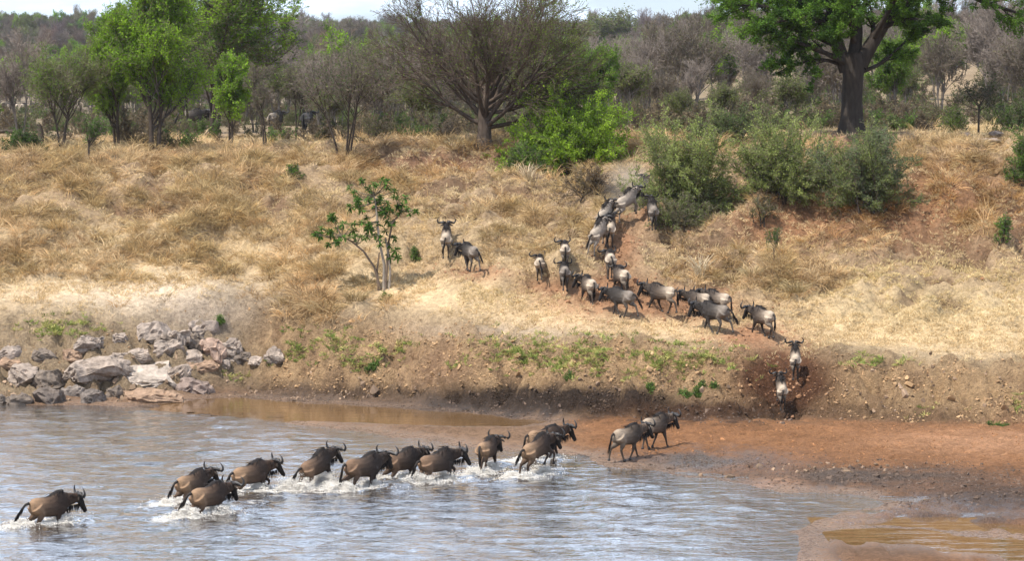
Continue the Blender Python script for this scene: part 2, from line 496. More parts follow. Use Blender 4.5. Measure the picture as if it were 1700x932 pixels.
def water_mat(name, base, rough, bumps, foam=False, coat=1.0):
    m, nt, out = new_mat(name)
    b = nt.nodes.new('ShaderNodeBsdfPrincipled')
    b.inputs['IOR'].default_value = 1.7
    b.inputs['Roughness'].default_value = rough
    b.inputs['Specular IOR Level'].default_value = 0.5
    b.inputs['Coat Weight'].default_value = coat; b.inputs['Coat IOR'].default_value = 1.5; b.inputs['Coat Roughness'].default_value = rough
    tc = nt.nodes.new('ShaderNodeTexCoord')
    prev = None
    for sc, st, amt in bumps:
        mp = nt.nodes.new('ShaderNodeMapping'); mp.inputs['Scale'].default_value = st
        L(nt, tc.outputs['Object'], mp.inputs['Vector'])
        n = noise_node(nt, sc, 4, 0.6, mp.outputs['Vector'], 0.6)
        h = math_node(nt, 'MULTIPLY', n.outputs['Fac'], amt)
        prev = h if prev is None else math_node(nt, 'ADD', prev, h)
    bp = nt.nodes.new('ShaderNodeBump'); bp.inputs['Strength'].default_value = 1.0; bp.inputs['Distance'].default_value = 1.0
    L(nt, prev, bp.inputs['Height']); L(nt, bp.outputs['Normal'], b.inputs['Normal']); L(nt, bp.outputs['Normal'], b.inputs['Coat Normal'])
    if foam:
        a = nt.nodes.new('ShaderNodeAttribute'); a.attribute_name = 'foam'
        mp = nt.nodes.new('ShaderNodeMapping'); mp.inputs['Scale'].default_value = (0.55, 1.2, 1)
        L(nt, tc.outputs['Object'], mp.inputs['Vector'])
        n = noise_node(nt, 3.2, 7, 0.7, mp.outputs['Vector'], 0.8)
        s = math_node(nt, 'ADD', n.outputs['Fac'], a.outputs['Fac'])
        fm = map_range(nt, s, 0.86, 1.06, 0.0, 1.0)
        mx = nt.nodes.new('ShaderNodeMixRGB'); mx.inputs['Color1'].default_value = (*base, 1); mx.inputs['Color2'].default_value = (0.62, 0.575, 0.51, 1)
        L(nt, fm, mx.inputs['Fac']); L(nt, mx.outputs['Color'], b.inputs['Base Color'])
        L(nt, map_range(nt, fm, 0, 1, rough, 0.7), b.inputs['Roughness'])
    else:
        b.inputs['Base Color'].default_value = (*base, 1)
    L(nt, b.outputs['BSDF'], out.inputs['Surface'])
    return m
M_water = water_mat('river_water', (0.06, 0.05, 0.043), 0.04, [(1.6, (0.5, 1.0, 1), 0.05), (4.2, (0.5, 1.0, 1), 0.032)], True)
M_pool = water_mat('still_water', (0.125, 0.07, 0.03), 0.03, [(1.6, (0.4, 1.4, 1), 0.010)], False, 0.0)

# ------------------------------------------------------------------ ground sheet
def axis(lo, hi, fine_lo, fine_hi, step, grow=1.18):
    mid = list(np.arange(fine_lo, fine_hi, step))
    s = step; x = fine_hi; up = []
    while x < hi: up.append(x); s *= grow; x += s
    up.append(hi)
    s = step; x = fine_lo; dn = []
    while x > lo:
        s *= grow; x -= s; dn.append(max(x, lo))
    return np.array(sorted(set(dn + mid + up)))
gx = axis(-2500, 2500, -27, 27, 0.115, 1.16)
gy = np.concatenate([np.arange(-400, -20, 40), np.arange(-20, 30, 2), np.arange(30, 74, 1.5), np.arange(74, 92, 0.14), np.arange(92, 104.5, 0.075),
                     np.arange(104.5, 131, 0.115), np.arange(131, 160, 0.5), np.arange(160, 500, 5), np.arange(500, 1400, 15), np.arange(1400, 5001, 200)])
GX, GY = np.meshgrid(gx, gy)
GZ, info = terrain(GX, GY, True)
# keep the sheet below the water where the grid is coarse outside the view
PX, PY = proj(GX, np.maximum(GY, 40), GZ)

def ground_colors(px, py, X, Y, Z, I):
    n_a = fbm(X * 0.5, Y * 0.5, 101, 4); n_b = fbm(X * 1.8, Y * 1.8, 111, 3)
    jx = px + (n_a - .5) * 60; jy = py + (n_b - .5) * 26
    C = np.empty(px.shape + (3,)); C[:] = (0.36, 0.262, 0.165)
    def put(w, col):
        w = np.clip(w, 0, 1)[..., None]; C[:] = C * (1 - w) + np.array(col) * w
    b, sd = I['b'], I['sd']
    put(sstep(28, 12, b) * sstep(3.0, 8, b), (0.46, 0.335, 0.195))              # terrace, pale straw litter
    put(sstep(10, 14, b) * sstep(30, 24, b) * 0.75, (0.30, 0.205, 0.125))      # slope soil under the tall grass
    put(sstep(25, 30, b) * sstep(80, 60, b) * 0.8, (0.36, 0.255, 0.15))
    put(bump_ell(jx, jy, 240, 490, 260, 40) * 1.1, (0.47, 0.37, 0.26))
    put(bump_ell(jx, jy, 330, 520, 120, 40) * 1.1, (0.50, 0.39, 0.29))
    put(bump_ell(jx, jy, 750, 555, 230, 16) * 1.1, (0.47, 0.36, 0.255))
    put(bump_ell(jx, jy, 1530, 520, 230, 60) * 0.9, (0.53, 0.395, 0.22))
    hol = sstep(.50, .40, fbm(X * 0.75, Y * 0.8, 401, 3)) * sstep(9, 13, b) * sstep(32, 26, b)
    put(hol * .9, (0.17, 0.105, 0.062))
    # reddish cut soil
    put(bump_ell(jx, jy, 720, 268, 130, 26) * 1.2, (0.22, 0.125, 0.075))
    put(bump_ell(jx, jy, 1330, 370, 180, 45) * 1.3, (0.24, 0.125, 0.066))
    put(bump_ell(jx, jy, 1540, 340, 200, 80) * 1.3, (0.235, 0.125, 0.066))
    put(bump_ell(jx, jy, 1400, 232, 160, 16) * 1.0, (0.27, 0.16, 0.10))
    put(bump_ell(jx, jy, 350, 235, 180, 18) * 0.7, (0.29, 0.19, 0.115))
    # trodden trail
    for cx, cy, rx, ry, k in ((1090, 505, 190, 36, 1.2), (1010, 480, 110, 40, 1.2), (1250, 560, 90, 30, 1.2), (1310, 640, 62, 62, 1.3), (1030, 400, 46, 60, 1.15), (1075, 345, 26, 40, 1), (790, 452, 90, 16, 1), (910, 475, 60, 24, 1)):
        put(bump_ell(jx, jy, cx, cy, rx, ry) * k, (0.285, 0.155, 0.085))
    # eroded lower bank
    lf = sstep(360, 470, jx)
    put(sstep(5.2, 3.0, b) * sstep(0.0, 0.8, b) * 0.85 * lf, (0.50, 0.32, 0.17))
    put(sstep(5.2, 3.0, b) * sstep(0.0, 0.8, b) * lf * sstep(-.03, -.15, I['n2']) * .6, (0.24, 0.15, 0.09))
    put(bump_ell(jx, jy, 1308, 632, 90, 72) * 1.6, (0.13, 0.062, 0.034))
    put(bump_ell(jx, jy, 735, 615, 70, 50) * 0.8, (0.33, 0.20, 0.12))
    # sand
    low = sstep(1.0, -0.2, b)
    red = sstep(880, 1010, jx)
    sand = np.array((0.31, 0.148, 0.068))
    put(low, (0.28, 0.172, 0.105))
    put(low * red * sstep(0.3, 2.0, sd), sand)
    put(low * red * bump_ell(jx, jy, 1640, 735, 260, 28), (0.47, 0.25, 0.135))
    # dark churned mud: foot of the bank, band across the right
    put(bump_ell(jx, jy, 905, 666, 270, 26) * 2.2, (0.062, 0.043, 0.032))
    put(bump_ell(jx, jy, 1190, 684, 220, 17) * 1.8, (0.085, 0.047, 0.029))
    put(bump_ell(jx, jy, 540, 655, 190, 18) * 1.3, (0.14, 0.09, 0.058))
    put(bump_ell(jx, jy, 1500, 690, 240, 16) * .8, (0.20, 0.125, 0.075))
    put(bump_ell(jx, jy, 1450, 792 , 280, 22) * 1.25 * low, (0.12, 0.088, 0.07))
    put(bump_ell(jx, jy, 1640, 828, 170, 34) * 1.3 * low, (0.115, 0.078, 0.06))
    put(bump_ell(jx, jy, 1160, 765, 130, 18) * 1.2 * low, (0.15, 0.115, 0.095))
    put(bump_ell(jx, jy, 1280, 800, 70, 12) * 1.1 * low, (0.36, 0.215, 0.14))
    put(bump_ell(jx, jy, 1470, 915, 160, 24) * 1.4 * low, (0.215, 0.13, 0.082))
    put(bump_ell(jx, jy, 1580, 862, 160, 20) * 1.1 * low, (0.17, 0.115, 0.085))
    wet = np.clip(low * np.maximum(sstep(1.6, 0.05, sd), np.maximum(bump_ell(jx, jy, 1180, 768, 170, 24) * 1.2, np.maximum(bump_ell(jx, jy, 1450, 850, 330, 34) * 1.5, bump_ell(jx, jy, 1640, 885, 200, 24) * 1.3))), 0, 1)
    C[:] = C * (1 - 0.42 * (low * sstep(0.9, 0.1, sd)))[..., None]
    put((sd < -0.05) * (b < 0.2) * 1.0, (0.12, 0.075, 0.045))
    # far land, dry pale ground between the trees
    put(sstep(128, 142, Y) * .8, (0.25, 0.175, 0.105)); put(sstep(145, 200, Y) * .85 * (1 - .8 * bump_ell(px, py, 1585, 140, 60, 50)), (0.19, 0.145, 0.09)); put(sstep(330, 480, Y) * .9, (0.19, 0.15, 0.105))
    C *= (0.80 + 0.40 * n_a)[..., None]
    return np.clip(C, 0.01, 0.9), wet
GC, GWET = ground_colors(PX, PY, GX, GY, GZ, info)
rug = np.clip(0.35 + 1.7 * info['face'] + 1.1 * info['low'] + 0.4 * info['slope'], 0, 2.2)
ny, nx = GX.shape
idx = np.arange(ny * nx).reshape(ny, nx)
GF = np.stack([idx[:-1, :-1], idx[:-1, 1:], idx[1:, 1:], idx[1:, :-1]], -1).reshape(-1, 4)
ground = obj('ground', mesh_from('ground', np.stack([GX, GY, GZ], -1).reshape(-1, 3), GF, GC.reshape(-1, 3), True,
             {'wet': GWET.ravel(), 'rugged': rug.ravel()}), M_ground)
tag(ground, kind='structure')

# ------------------------------------------------------------------ animals: list first (the water needs their wakes)
# px, py of the hooves or the waterline, heading (0 = photo right, 90 = away), sink, size, pose, coat, head yaw, label
WB = [
 (80, 870, 38, 0.43, 0.824, 'wade', 'wet', -8, 'wet brown wildebeest wading alone at the far left, last of the line in the river'),
 (318, 832, 52, 0.38, 0.808, 'wade2', 'wet', 0, 'wildebeest in the river at the back of the left trio, nearest the far shore'),
 (345, 854, 46, 0.41, 0.840, 'wade', 'wet', 10, 'tan rumped wildebeest at the front of the left trio, tail trailing in foam'),
 (415, 818, 38, 0.37, 0.824, 'lunge', 'wet', -10, 'dark wildebeest leading the left trio, foreleg lifting out of the splash'),
 (524, 810, 50, 0.31, 0.833, 'surge', 'wetdark', 0, 'wildebeest with a tall white splash behind its rump in mid river'),
 (602, 812, 36, 0.21, 0.857, 'walk', 'wetdark', 20, 'bulky dark wildebeest with its hind legs showing, directly ahead of the tall splash'),
 (666, 798, 40, 0.29, 0.824, 'wade2', 'wetdark', -5, 'wildebeest half hidden between two wading ones, horns wide apart'),
 (724, 800, 36, 0.33, 0.840, 'lunge', 'wetdark', -18, 'wildebeest pushing a foaming bow wave, leader of the four in mid river'),
 (808, 783, 68, 0.11, 0.808, 'walk2', 'wet', -6, 'wildebeest in shallow water with both tail and slim forelegs showing, horns wide'),
 (903, 764, 30, 0.14, 0.849, 'walk', 'wet', 0, 'grey wildebeest with black face in profile, behind the one jumping from the water'),
 (890, 790, 50, 0.07, 0.824, 'leap', 'wet', -6, 'light brown wildebeest jumping in the shallows with one foreleg raised'),
 (1040, 768, 42, 0.02, 0.802, 'walk', 'damp', -10, 'brown wildebeest stepping from the water onto grey mud, rear one of a pair'),
 (1086, 746, 48, 0.00, 0.802, 'walk2', 'damp', -20, 'grey backed wildebeest leading a pair onto the red sand, horns to the right'),
 (1297, 682, 92, 0.00, 0.676, 'up', 'dusty', 8, 'pale rumped wildebeest at the bottom of the dark gully, starting to climb'),
 (1320, 632, 86, 0.00, 0.703, 'up', 'dusty', 4, 'wildebeest with wide curled horns climbing at the top of the gully'),
 (1268, 562, 124, 0.00, 0.802, 'walk', 'dusty', 12, 'wildebeest on the trail just above the gully, rump towards the viewer'),
 (1187, 555, 140, 0.00, 0.848, 'walk2', 'dark', 16, 'large dark wildebeest with lowered black head at the right of the terrace group'),
 (1192, 530, 138, 0.00, 0.771, 'walk', 'dusty', 0, 'wildebeest mostly hidden behind the large dark one on the terrace'),
 (1160, 527, 149, 0.00, 0.679, 'stand', 'dusty', 0, 'young light brown wildebeest whose head shows left of the large dark one'),
 (1100, 522, 146, 0.00, 0.794, 'walk', 'dusty', 0, 'wildebeest walking left on the trail with tail flicked out to the right'),
 (1033, 528, 136, 0.00, 0.802, 'walk2', 'dark', 14, 'dark faced wildebeest with black beard crossing the middle of the trail'),
 (978, 508, 108, 0.00, 0.802, 'walk', 'dusty', 38, 'wildebeest on the trail turning its horned head to the left'),
 (1032, 490, 112, 0.00, 0.771, 'walk', 'dusty', -40, 'wildebeest behind the dark faced one, horns turned to the right'),
 (1013, 464, 92, 0.00, 0.786, 'walk2', 'dusty', 14, 'wildebeest seen from behind, in the middle of the queue up the slope'),
 (938, 452, 90, 0.00, 0.709, 'stand', 'dusty', 20, 'small wildebeest farther back of two in line on the left of the herd'),
 (937, 483, 93, 0.00, 0.756, 'walk', 'dark', 0, 'darker wildebeest nearer of two in line seen from behind on the left of the herd'),
 (896, 470, 88, 0.00, 0.709, 'walk2', 'dusty', 24, 'small wildebeest with tail swung right, leftmost of the main herd on the slope'),
 (1014, 414, 84, 0.00, 0.756, 'up', 'dusty', 0, 'light rumped wildebeest starting up the steep red path'),
 (993, 424, 62, 0.00, 0.817, 'climb', 'dust', 0, 'dust covered grey wildebeest bounding up the left edge of the red path'),
 (1004, 392, 62, 0.00, 0.771, 'climb', 'dust', 0, 'grey wildebeest in dust just above the bounding one on the path'),
 (1040, 374, 44, 0.00, 0.771, 'climb', 'dust', 0, 'pale dusty wildebeest leaping up between dry grass and the grey green bush'),
 (1083, 392, 96, 0.00, 0.756, 'up', 'dark', 0, 'dark wildebeest half hidden by the left end of the grey green bush'),
 (1066, 346, 70, 0.00, 0.771, 'up', 'dust', 40, 'farthest wildebeest at the top of the path, only its pale head clear of the dust'),
 (741, 428, 88, 0.00, 0.786, 'up', 'dusty', 8, 'wildebeest climbing alone right of the leafy tree, seen from behind'),
 (781, 452, 116, 0.00, 0.794, 'walk2', 'dark', 26, 'grey black wildebeest following another near the leafy tree, head turned left'),
]
def wb_spot(w):
    px, py, hd, sink = w[:4]
    if sink > 0.05:
        x, y = at_plane(px, py, 0.0); return Vector((float(x), float(y), -sink * w[4]))
    return hit(px, py)
SPOTS = [wb_spot(w) for w in WB]
SWIM = [(SPOTS[i], math.radians(WB[i][2]), WB[i][3]) for i in range(len(WB)) if WB[i][3] > 0.05]

# ------------------------------------------------------------------ water
wx = axis(-900, 900, -21, 21, 0.14, 1.3)
wy = np.concatenate([np.arange(-300, 20, 40), np.arange(20, 66, 2.0), np.arange(66, 108, 0.11)])
WX, WY = np.meshgrid(wx, wy)
def waves(X, Y):
    h = 0.0
    h = h + 0.065 * (fbm(X * 0.8 + Y * 0.2, Y * 1.4, 201, 3) - .5) * 2
    h = h + 0.024 * (fbm(X * 1.8, Y * 3.0, 211, 2) - .5) * 2
    return h
calm = np.clip(sstep(0.2, 3.0, -water_sd(WX, WY)), 0.12, 1)
foam = np.zeros(WX.shape); WZ = waves(WX, WY) * calm
for p, a, s in SWIM:
    ca, sa = math.cos(a), math.sin(a)
    lx = (WX - p.x) * ca + (WY - p.y) * sa; ly = -(WX - p.x) * sa + (WY - p.y) * ca
    k = np.exp(-(np.maximum(np.abs(lx + 0.6) - 0.9, 0) / 0.8) ** 2 - (ly / 0.75) ** 2)
    foam = np.maximum(foam, 0.52 * k)
    wake = np.exp(-(ly / (0.5 + 0.22 * np.maximum(-lx, 0))) ** 2) * sstep(7.0, 1.0, -lx) * (lx < 0.5)
    foam = np.maximum(foam, 0.36 * wake)
    WZ = WZ + k * 0.12 * (fbm(WX * 2.5, WY * 2.5, 221, 3) - .35) * 2
trail = np.zeros(WX.shape)
pts = np.array([at_plane(x, y) for x, y in ((40, 870), (220, 862), (340, 850), (470, 826), (600, 815), (740, 800), (860, 790), (960, 776))])
for (ax, ay), (bx, by) in zip(pts[:-1], pts[1:]):
    t = np.clip(((WX - ax) * (bx - ax) + (WY - ay) * (by - ay)) / ((bx - ax) ** 2 + (by - ay) ** 2), 0, 1)
    d = np.hypot(WX - ax - t * (bx - ax), WY - ay - t * (by - ay))
    trail = np.maximum(trail, np.exp(-(d / 1.1) ** 2))
foam = np.maximum(foam, 0.33 * trail)
WZ = WZ + trail * 0.07 * (fbm(WX * 2.0, WY * 3.0, 231, 3) - .5) * 2
ny, nx = WX.shape
idx = np.arange(ny * nx).reshape(ny, nx)
WF = np.stack([idx[:-1, :-1], idx[:-1, 1:], idx[1:, 1:], idx[1:, :-1]], -1).reshape(-1, 4)
# split the still side channel and the pool from the open river
fc = np.stack([0.25 * sum(A[:-1, :-1] * 0 + A[sl] for sl in ((slice(0, -1), slice(0, -1)), (slice(0, -1), slice(1, None)), (slice(1, None), slice(1, None)), (slice(1, None), slice(0, -1)))) for A in (WX, WY)], -1).reshape(-1, 2)
CHANNEL = np.array([at_plane(*p) for p in ((300, 640), (420, 640), (1000, 660), (1000, 712), (860, 714), (700, 710), (560, 705), (475, 701), (400, 694), (330, 688), (250, 682))])
POOLB = np.array([at_plane(*p) for p in ((1340, 860), (1900, 860), (1900, 990), (1600, 940), (1380, 905))])
is_ch = poly_sd(fc[:, 0], fc[:, 1], CHANNEL) < (vnoise(fc[:, 0] * 2.0, fc[:, 1] * 2.0, 9) - .5) * .8
is_pl = poly_sd(fc[:, 0], fc[:, 1], POOLB) < 0
WV = np.stack([WX, WY, WZ], -1).reshape(-1, 3)
still_sel = is_ch | is_pl
def sub_mesh(name, sel, flat):
    F = WF[sel]; u, inv = np.unique(F, return_inverse=True)
    V = WV[u].copy()
    if flat: V[:, 2] *= 0.06
    return mesh_from(name, V, inv.reshape(-1, 4), None, True, {'foam': foam.ravel()[u]})
water = tag(obj('water', sub_mesh('water', ~still_sel, False), M_water), kind='structure')
channel = tag(obj('side_channel', sub_mesh('side_channel', is_ch, True), M_pool), kind='structure')
pool = tag(obj('pool', sub_mesh('pool', is_pl & ~is_ch, True), M_pool), kind='structure')
# ------------------------------------------------------------------ wildebeest
COATS = {
 'dusty':  dict(rump=(.40,.32,.24), flank=(.115,.086,.065), shoulder=(.045,.035,.029), fleg=(.05,.038,.03), hleg=(.07,.053,.041), face=(.016,.013,.012), neck=(.07,.054,.043)),
 'dark':   dict(rump=(.20,.165,.135), flank=(.048,.04,.034), shoulder=(.035,.03,.027), fleg=(.05,.042,.036), hleg=(.08,.066,.055), face=(.022,.019,.018), neck=(.04,.034,.03)),
 'wet':    dict(rump=(.25,.158,.095), flank=(.075,.048,.034), shoulder=(.04,.027,.021), fleg=(.06,.038,.028), hleg=(.065,.042,.03), face=(.02,.015,.012), neck=(.065,.04,.028)),
 'wetdark':dict(rump=(.17,.105,.066), flank=(.055,.038,.029), shoulder=(.034,.025,.021), fleg=(.05,.034,.027), hleg=(.07,.048,.036), face=(.02,.016,.014), neck=(.05,.034,.026)),
 'damp':   dict(rump=(.29,.225,.165), flank=(.105,.078,.058), shoulder=(.05,.038,.03), fleg=(.075,.054,.04), hleg=(.10,.075,.056), face=(.028,.022,.019), neck=(.14,.10,.075)),
 'dust':   dict(rump=(.33,.27,.21), flank=(.22,.18,.145), shoulder=(.25,.205,.165), fleg=(.19,.15,.12), hleg=(.22,.18,.145), face=(.075,.06,.05), neck=(.27,.22,.18)),
}
#            pitch neck head   fl        fr        hl        hr       tail(back, side)
POSES = {
 'walk':  (1,   16, -58, (22, 2),  (-16, 14), (-20, 4), (16, 0),  (12, 6)),
 'walk2': (0,   12, -62, (-18, 16), (18, 0),  (18, 0), (-22, 6),  (38, -14)),
 'stand': (0,   18, -60, (4, 0),   (-3, 0),   (-6, 0),  (5, 0),   (6, 0)),
 'wade':  (0,   8, -62, (16, 20), (-12, 10), (-14, 4), (14, 0),  (48, 10)),
 'wade2': (2,   14, -54, (26, 30), (-6, 10),  (-18, 4), (6, 0),   (40, 8)),
 'lunge': (5,   12, -56, (58, 78), (18, 20),  (-22, 0), (-8, 0),  (44, -8)),
 'surge': (15,  14, -50, (50, 62), (30, 40),  (-24, 0), (-10, 0), (46, 8)),
 'climb': (24,  26, -42, (52, 62), (34, 50),  (-24, 0), (-10, 0), (30, 8)),
 'leap':  (12,  8, -54, (50, 88), (62, 70),  (-20, 0), (-6, 0),  (62, -6)),
 'up':    (20,  24, -46, (34, 46), (10, 6),   (-12, 2), (16, 8),  (8, 10)),
}
def rotv(p, yaw, pitch):
    """local (forward, left, up) turned by pitch (nose up) then yaw"""
    f, l, u = p
    cp, sp = math.cos(pitch), math.sin(pitch)
    f, u = f * cp - u * sp, f * sp + u * cp
    cy, sy = math.cos(yaw), math.sin(yaw)
    return np.array([f * cy - l * sy, f * sy + l * cy, u])

def blades(P, D, Ln, W, rs):
    """tapered two-quad hair or grass blades: roots P, directions D, lengths, widths"""
    P = np.asarray(P, float); D = unit(np.asarray(D, float)); n = len(P)
    side = unit(np.cross(D, unit(rs.normal(size=(n, 3)))))
    Ln = np.asarray(Ln)[:, None]; W = np.asarray(W)[:, None]
    sag = np.array([[0, 0, -1.]]) * Ln * 0.22
    m = P + D * Ln * 0.55 + sag * 0.3; t = P + D * Ln + sag
    V = np.stack([P - side * W, P + side * W, m - side * W * .7, m + side * W * .7, t], 1).reshape(-1, 3)
    b = (np.arange(n) * 5)[:, None]
    return V, b + np.array([[0, 1, 3, 2]]), b + np.array([[2, 3, 4]])

def wb_parts(pose, coat, yaw_deg, seed):
    rs = np.random.default_rng(seed)
    pitch, npit, hpit, fl, fr, hl, hr, tail = POSES[pose]
    c = COATS[coat]
    pit = math.radians(pitch); yaw = math.radians(yaw_deg)
    piv = np.array([-0.3, 0, 0.95])
    B = lambda p: piv + rotv(np.array(p) - piv, 0, pit)
    tubes = []; samp = []
    def colour(path, rad, cols):
        path = np.asarray(path); cols = np.asarray(cols); n = len(path)
        t = np.linspace(0, n - 1, n * 4); i = np.clip(t.astype(int), 0, n - 2); f = (t - i)[:, None]
        samp.append((path[i] * (1 - f) + path[i + 1] * f, (np.asarray(rad)[i] * (1 - f[:, 0]) + np.asarray(rad)[i + 1] * f[:, 0]), cols[i] * (1 - f) + cols[i + 1] * f))
    # trunk
    T = [(-.68, 1.02, .07, .10), (-.62, 1.02, .165, .20), (-.50, .995, .215, .265), (-.32, .955, .245, .30), (-.10, .925, .265, .325), (.12, .935, .27, .36),
         (.32, .98, .25, .405), (.48, 1.02, .215, .40), (.61, 1.04, .175, .34), (.70, 1.05, .145, .26)]
    T = [(x * .95, z + .03 * max(0, x), a, b_ * (1.04 if x > .2 else 1)) for x, z, a, b_ in T]
    path = np.array([B((x, 0, z)) for x, z, _, _ in T]); rw = [t[2] for t in T]; rh = [t[3] for t in T]
    tubes.append(tube(path, rw, 14, True, rh))
    cols = [c['rump']] * 3 + [np.array(c['rump']) * .55 + np.array(c['flank']) * .45, np.array(c['rump']) * .12 + np.array(c['flank']) * .88, c['flank'], np.array(c['flank']) * .35 + np.array(c['shoulder']) * .65, c['shoulder'], c['shoulder'], c['neck']]
    colour(path, np.array(rh) * .8, cols)
    dors = [B((x * .95, 0, z + rr)) for x, z, rr in ((-.25, .955, .30), (.0, .93, .335), (.2, .955, .375), (.35, 1.0, .41), (.5, 1.04, .40), (.6, 1.07, .33))]
    colour(dors, [.03, .07, .11, .13, .14, .12], [np.array(c['flank']) * .5] + [(.016, .013, .012)] * 5)
    bel = [B((x * .95, 0, z)) for x, z in ((-.3, .66), (0, .60), (.3, .56), (.5, .62))]
    colour(bel, [.06, .10, .12, .12], [np.array(c['shoulder']) * .6] * 4)
    # neck and head
    n0 = B((.57, 0, 1.07)); npi = math.radians(npit)
    n1 = n0 + rotv((.26, 0, 0), yaw * .45, npi); n2 = n1 + rotv((.20, 0, 0), yaw * .85, npi)
    poll = n2 + rotv((.06, 0, .0), yaw, npi)
    path = [n0 - rotv((.05, 0, 0), 0, npi), n0 + (n1 - n0) * .5, n1, n2, poll]; rw = [.16, .145, .125, .105, .10]; rh = [.27, .235, .20, .155, .12]
    tubes.append(tube(path, rw, 12, True, rh)); colour(path, np.array(rh) * .8, [c['shoulder'], c['neck'], c['neck'], c['neck'], c['face']])
    hp = math.radians(hpit)
    H = lambda p: poll + rotv(tuple(1.12 * v for v in p), yaw, hp)
    path = [H((-.06, 0, .0)), H((.02, 0, .01)), H((.14, 0, 0)), H((.28, 0, -.01)), H((.40, 0, -.015)), H((.47, 0, -.02)), H((.50, 0, -.02))]
    rw = [.07, .098, .092, .072, .07, .066, .035]; rh = [.08, .115, .12, .095, .082, .075, .04]
    tubes.append(tube(path, rw, 12, True, rh)); colour(path, np.array(rh), [c['face']] * 7)
    # legs
    hoofs = []
    def leg(root, lens, base, sw, bend, radii, cols, front):
        p = np.array(root, float); pts = [p.copy()]
        for i, (ln, an) in enumerate(zip(lens, base)):
            if front: a = an + sw - (bend if i >= 2 else 0) + (0.0 if i < 2 else 0)
            else: a = an + sw * (1.0 if i < 2 else .9) + (bend * .8 if i == 0 else (-bend if i >= 1 else 0))
            a = math.radians(a)
            p = p + np.array([math.sin(a) * ln, 0, -math.cos(a) * ln]); pts.append(p.copy())
        pts = np.array(pts)
        fine = []; rf = []; cf = []
        for i in range(len(pts) - 1):
            for t in (0, .5):
                fine.append(pts[i] * (1 - t) + pts[i + 1] * t); rf.append(radii[i] * (1 - t) + radii[i + 1] * t); cf.append(np.array(cols[i]) * (1 - t) + np.array(cols[i + 1]) * t)
        fine.append(pts[-1]); rf.append(radii[-1]); cf.append(cols[-1])
        tubes.append(tube(fine, rf, 8, True, np.array(rf) * 1.15)); colour(fine, np.array(rf), cf)
        hoofs.append((pts[-1], unit(pts[-1] - pts[-2])))
    fc = [c['shoulder'], c['shoulder'], c['fleg'], c['fleg'], c['fleg']]
    hc = [c['rump'], np.array(c['rump']) * .35 + np.array(c['hleg']) * .65, np.array(c['hleg']) * .8, c['hleg'], c['hleg']]
    for sgn, (sw, be) in ((1, fl), (-1, fr)):
        leg(B((.43, .12 * sgn, .90)), (.23, .33, .27, .085), (-14, 4, 0, 14), sw, be, (.14, .09, .047, .034, .042), fc, True)
    for sgn, (sw, be) in ((1, hl), (-1, hr)):
        leg(B((-.46, .115 * sgn, .97)), (.31, .32, .34, .10), (24, -42, 6, 18), sw, be, (.20, .125, .052, .036, .042), hc, False)
    # tail path
    tb, ts = math.radians(tail[0]), math.radians(tail[1])
    p = B((-.67, 0, 1.10)); tp = [p]
    for k in range(6):
        a = tb * (1 - .10 * k)
        d = np.array([-math.sin(a) * math.cos(ts), math.sin(ts), -math.cos(a)])
        if k == 0: d = unit(d + np.array([-.8, 0, .2]))
        p = p + d * .125; tp.append(p)
    # hair roots
    man = []; mdir = []
    for k in range(150):
        t = rs.uniform(0, 1)
        if t < .55:
            q = t / .55; base = n0 * (1 - q) + poll * q; hh = .25 * (1 - q) + .11 * q
            yw = yaw * q
            man.append(base + rotv((0, rs.normal(0, .03), hh * .93), yw, npi * .8)); mdir.append(rotv((-.35 + rs.normal(0, .2), rs.choice([-1, 1]) * rs.uniform(.4, 1.0), rs.uniform(-1.1, .3)), yw, 0))
        else:
            q = (t - .55) / .45; b_ = B((.55 - .45 * q, rs.normal(0, .05), 1.425 - .12 * q)); man.append(b_); mdir.append(np.array([-.5, rs.choice([-1, 1]) * rs.uniform(.3, .9), rs.uniform(-.9, .1)]))
    bea = []; bdir = []
    for k in range(90):
        q = rs.uniform(0, 1); base = n0 * (1 - q) + H((.12, 0, -.02)) * q; hh = .22 * (1 - q) + .10 * q
        bea.append(base + rotv((0, rs.normal(0, .035), -hh * .92), yaw * q, 0)); bdir.append(np.array([rs.normal(0, .15), rs.normal(0, .15), -1.]))
    horns = []; ears = []; eyes = []
    hx = math.radians(hpit + 52)                 # horn frame is flatter than the face
    HH = lambda p: poll + rotv(tuple(1.18 * v for v in p), yaw, hx * .6)
    for sgn in (1, -1):
        pts = [(.0, .03, .085), (.02, .12, .10), (.03, .22, .06), (.035, .315, .045), (.03, .375, .10), (.015, .385, .18), (-.01, .35, .255), (-.03, .29, .30)]
        horns.append(([HH((a, b_ * sgn, d)) for a, b_, d in pts], [.07, .068, .06, .05, .042, .032, .02, .006]))
        ears.append([HH((-.03, .07 * sgn, .02)), HH((-.06, .15 * sgn, .0)), HH((-.08, .23 * sgn, -.045)), HH((-.085, .27 * sgn, -.07))])
        eyes.append(H((.10, .092 * sgn, .045)))
    zmin = min(h[0][2] for h in hoofs) - .03
    return dict(tubes=tubes, samp=samp, hoofs=hoofs, tail=tp, man=(man, mdir), bea=(bea, bdir), horns=horns, ears=ears, eyes=eyes, z0=zmin, rs=rs, c=c)

def tube_mesh(name, path, rad, sides, col, rad2=None, mat=None, z0=0):
    V, F4, F3 = tube(path, rad, sides, True, rad2); V[:, 2] -= z0
    me = mesh_from(name, V, [F4, F3], np.tile(col, (len(V), 1)))
    me.materials.append(mat); return me

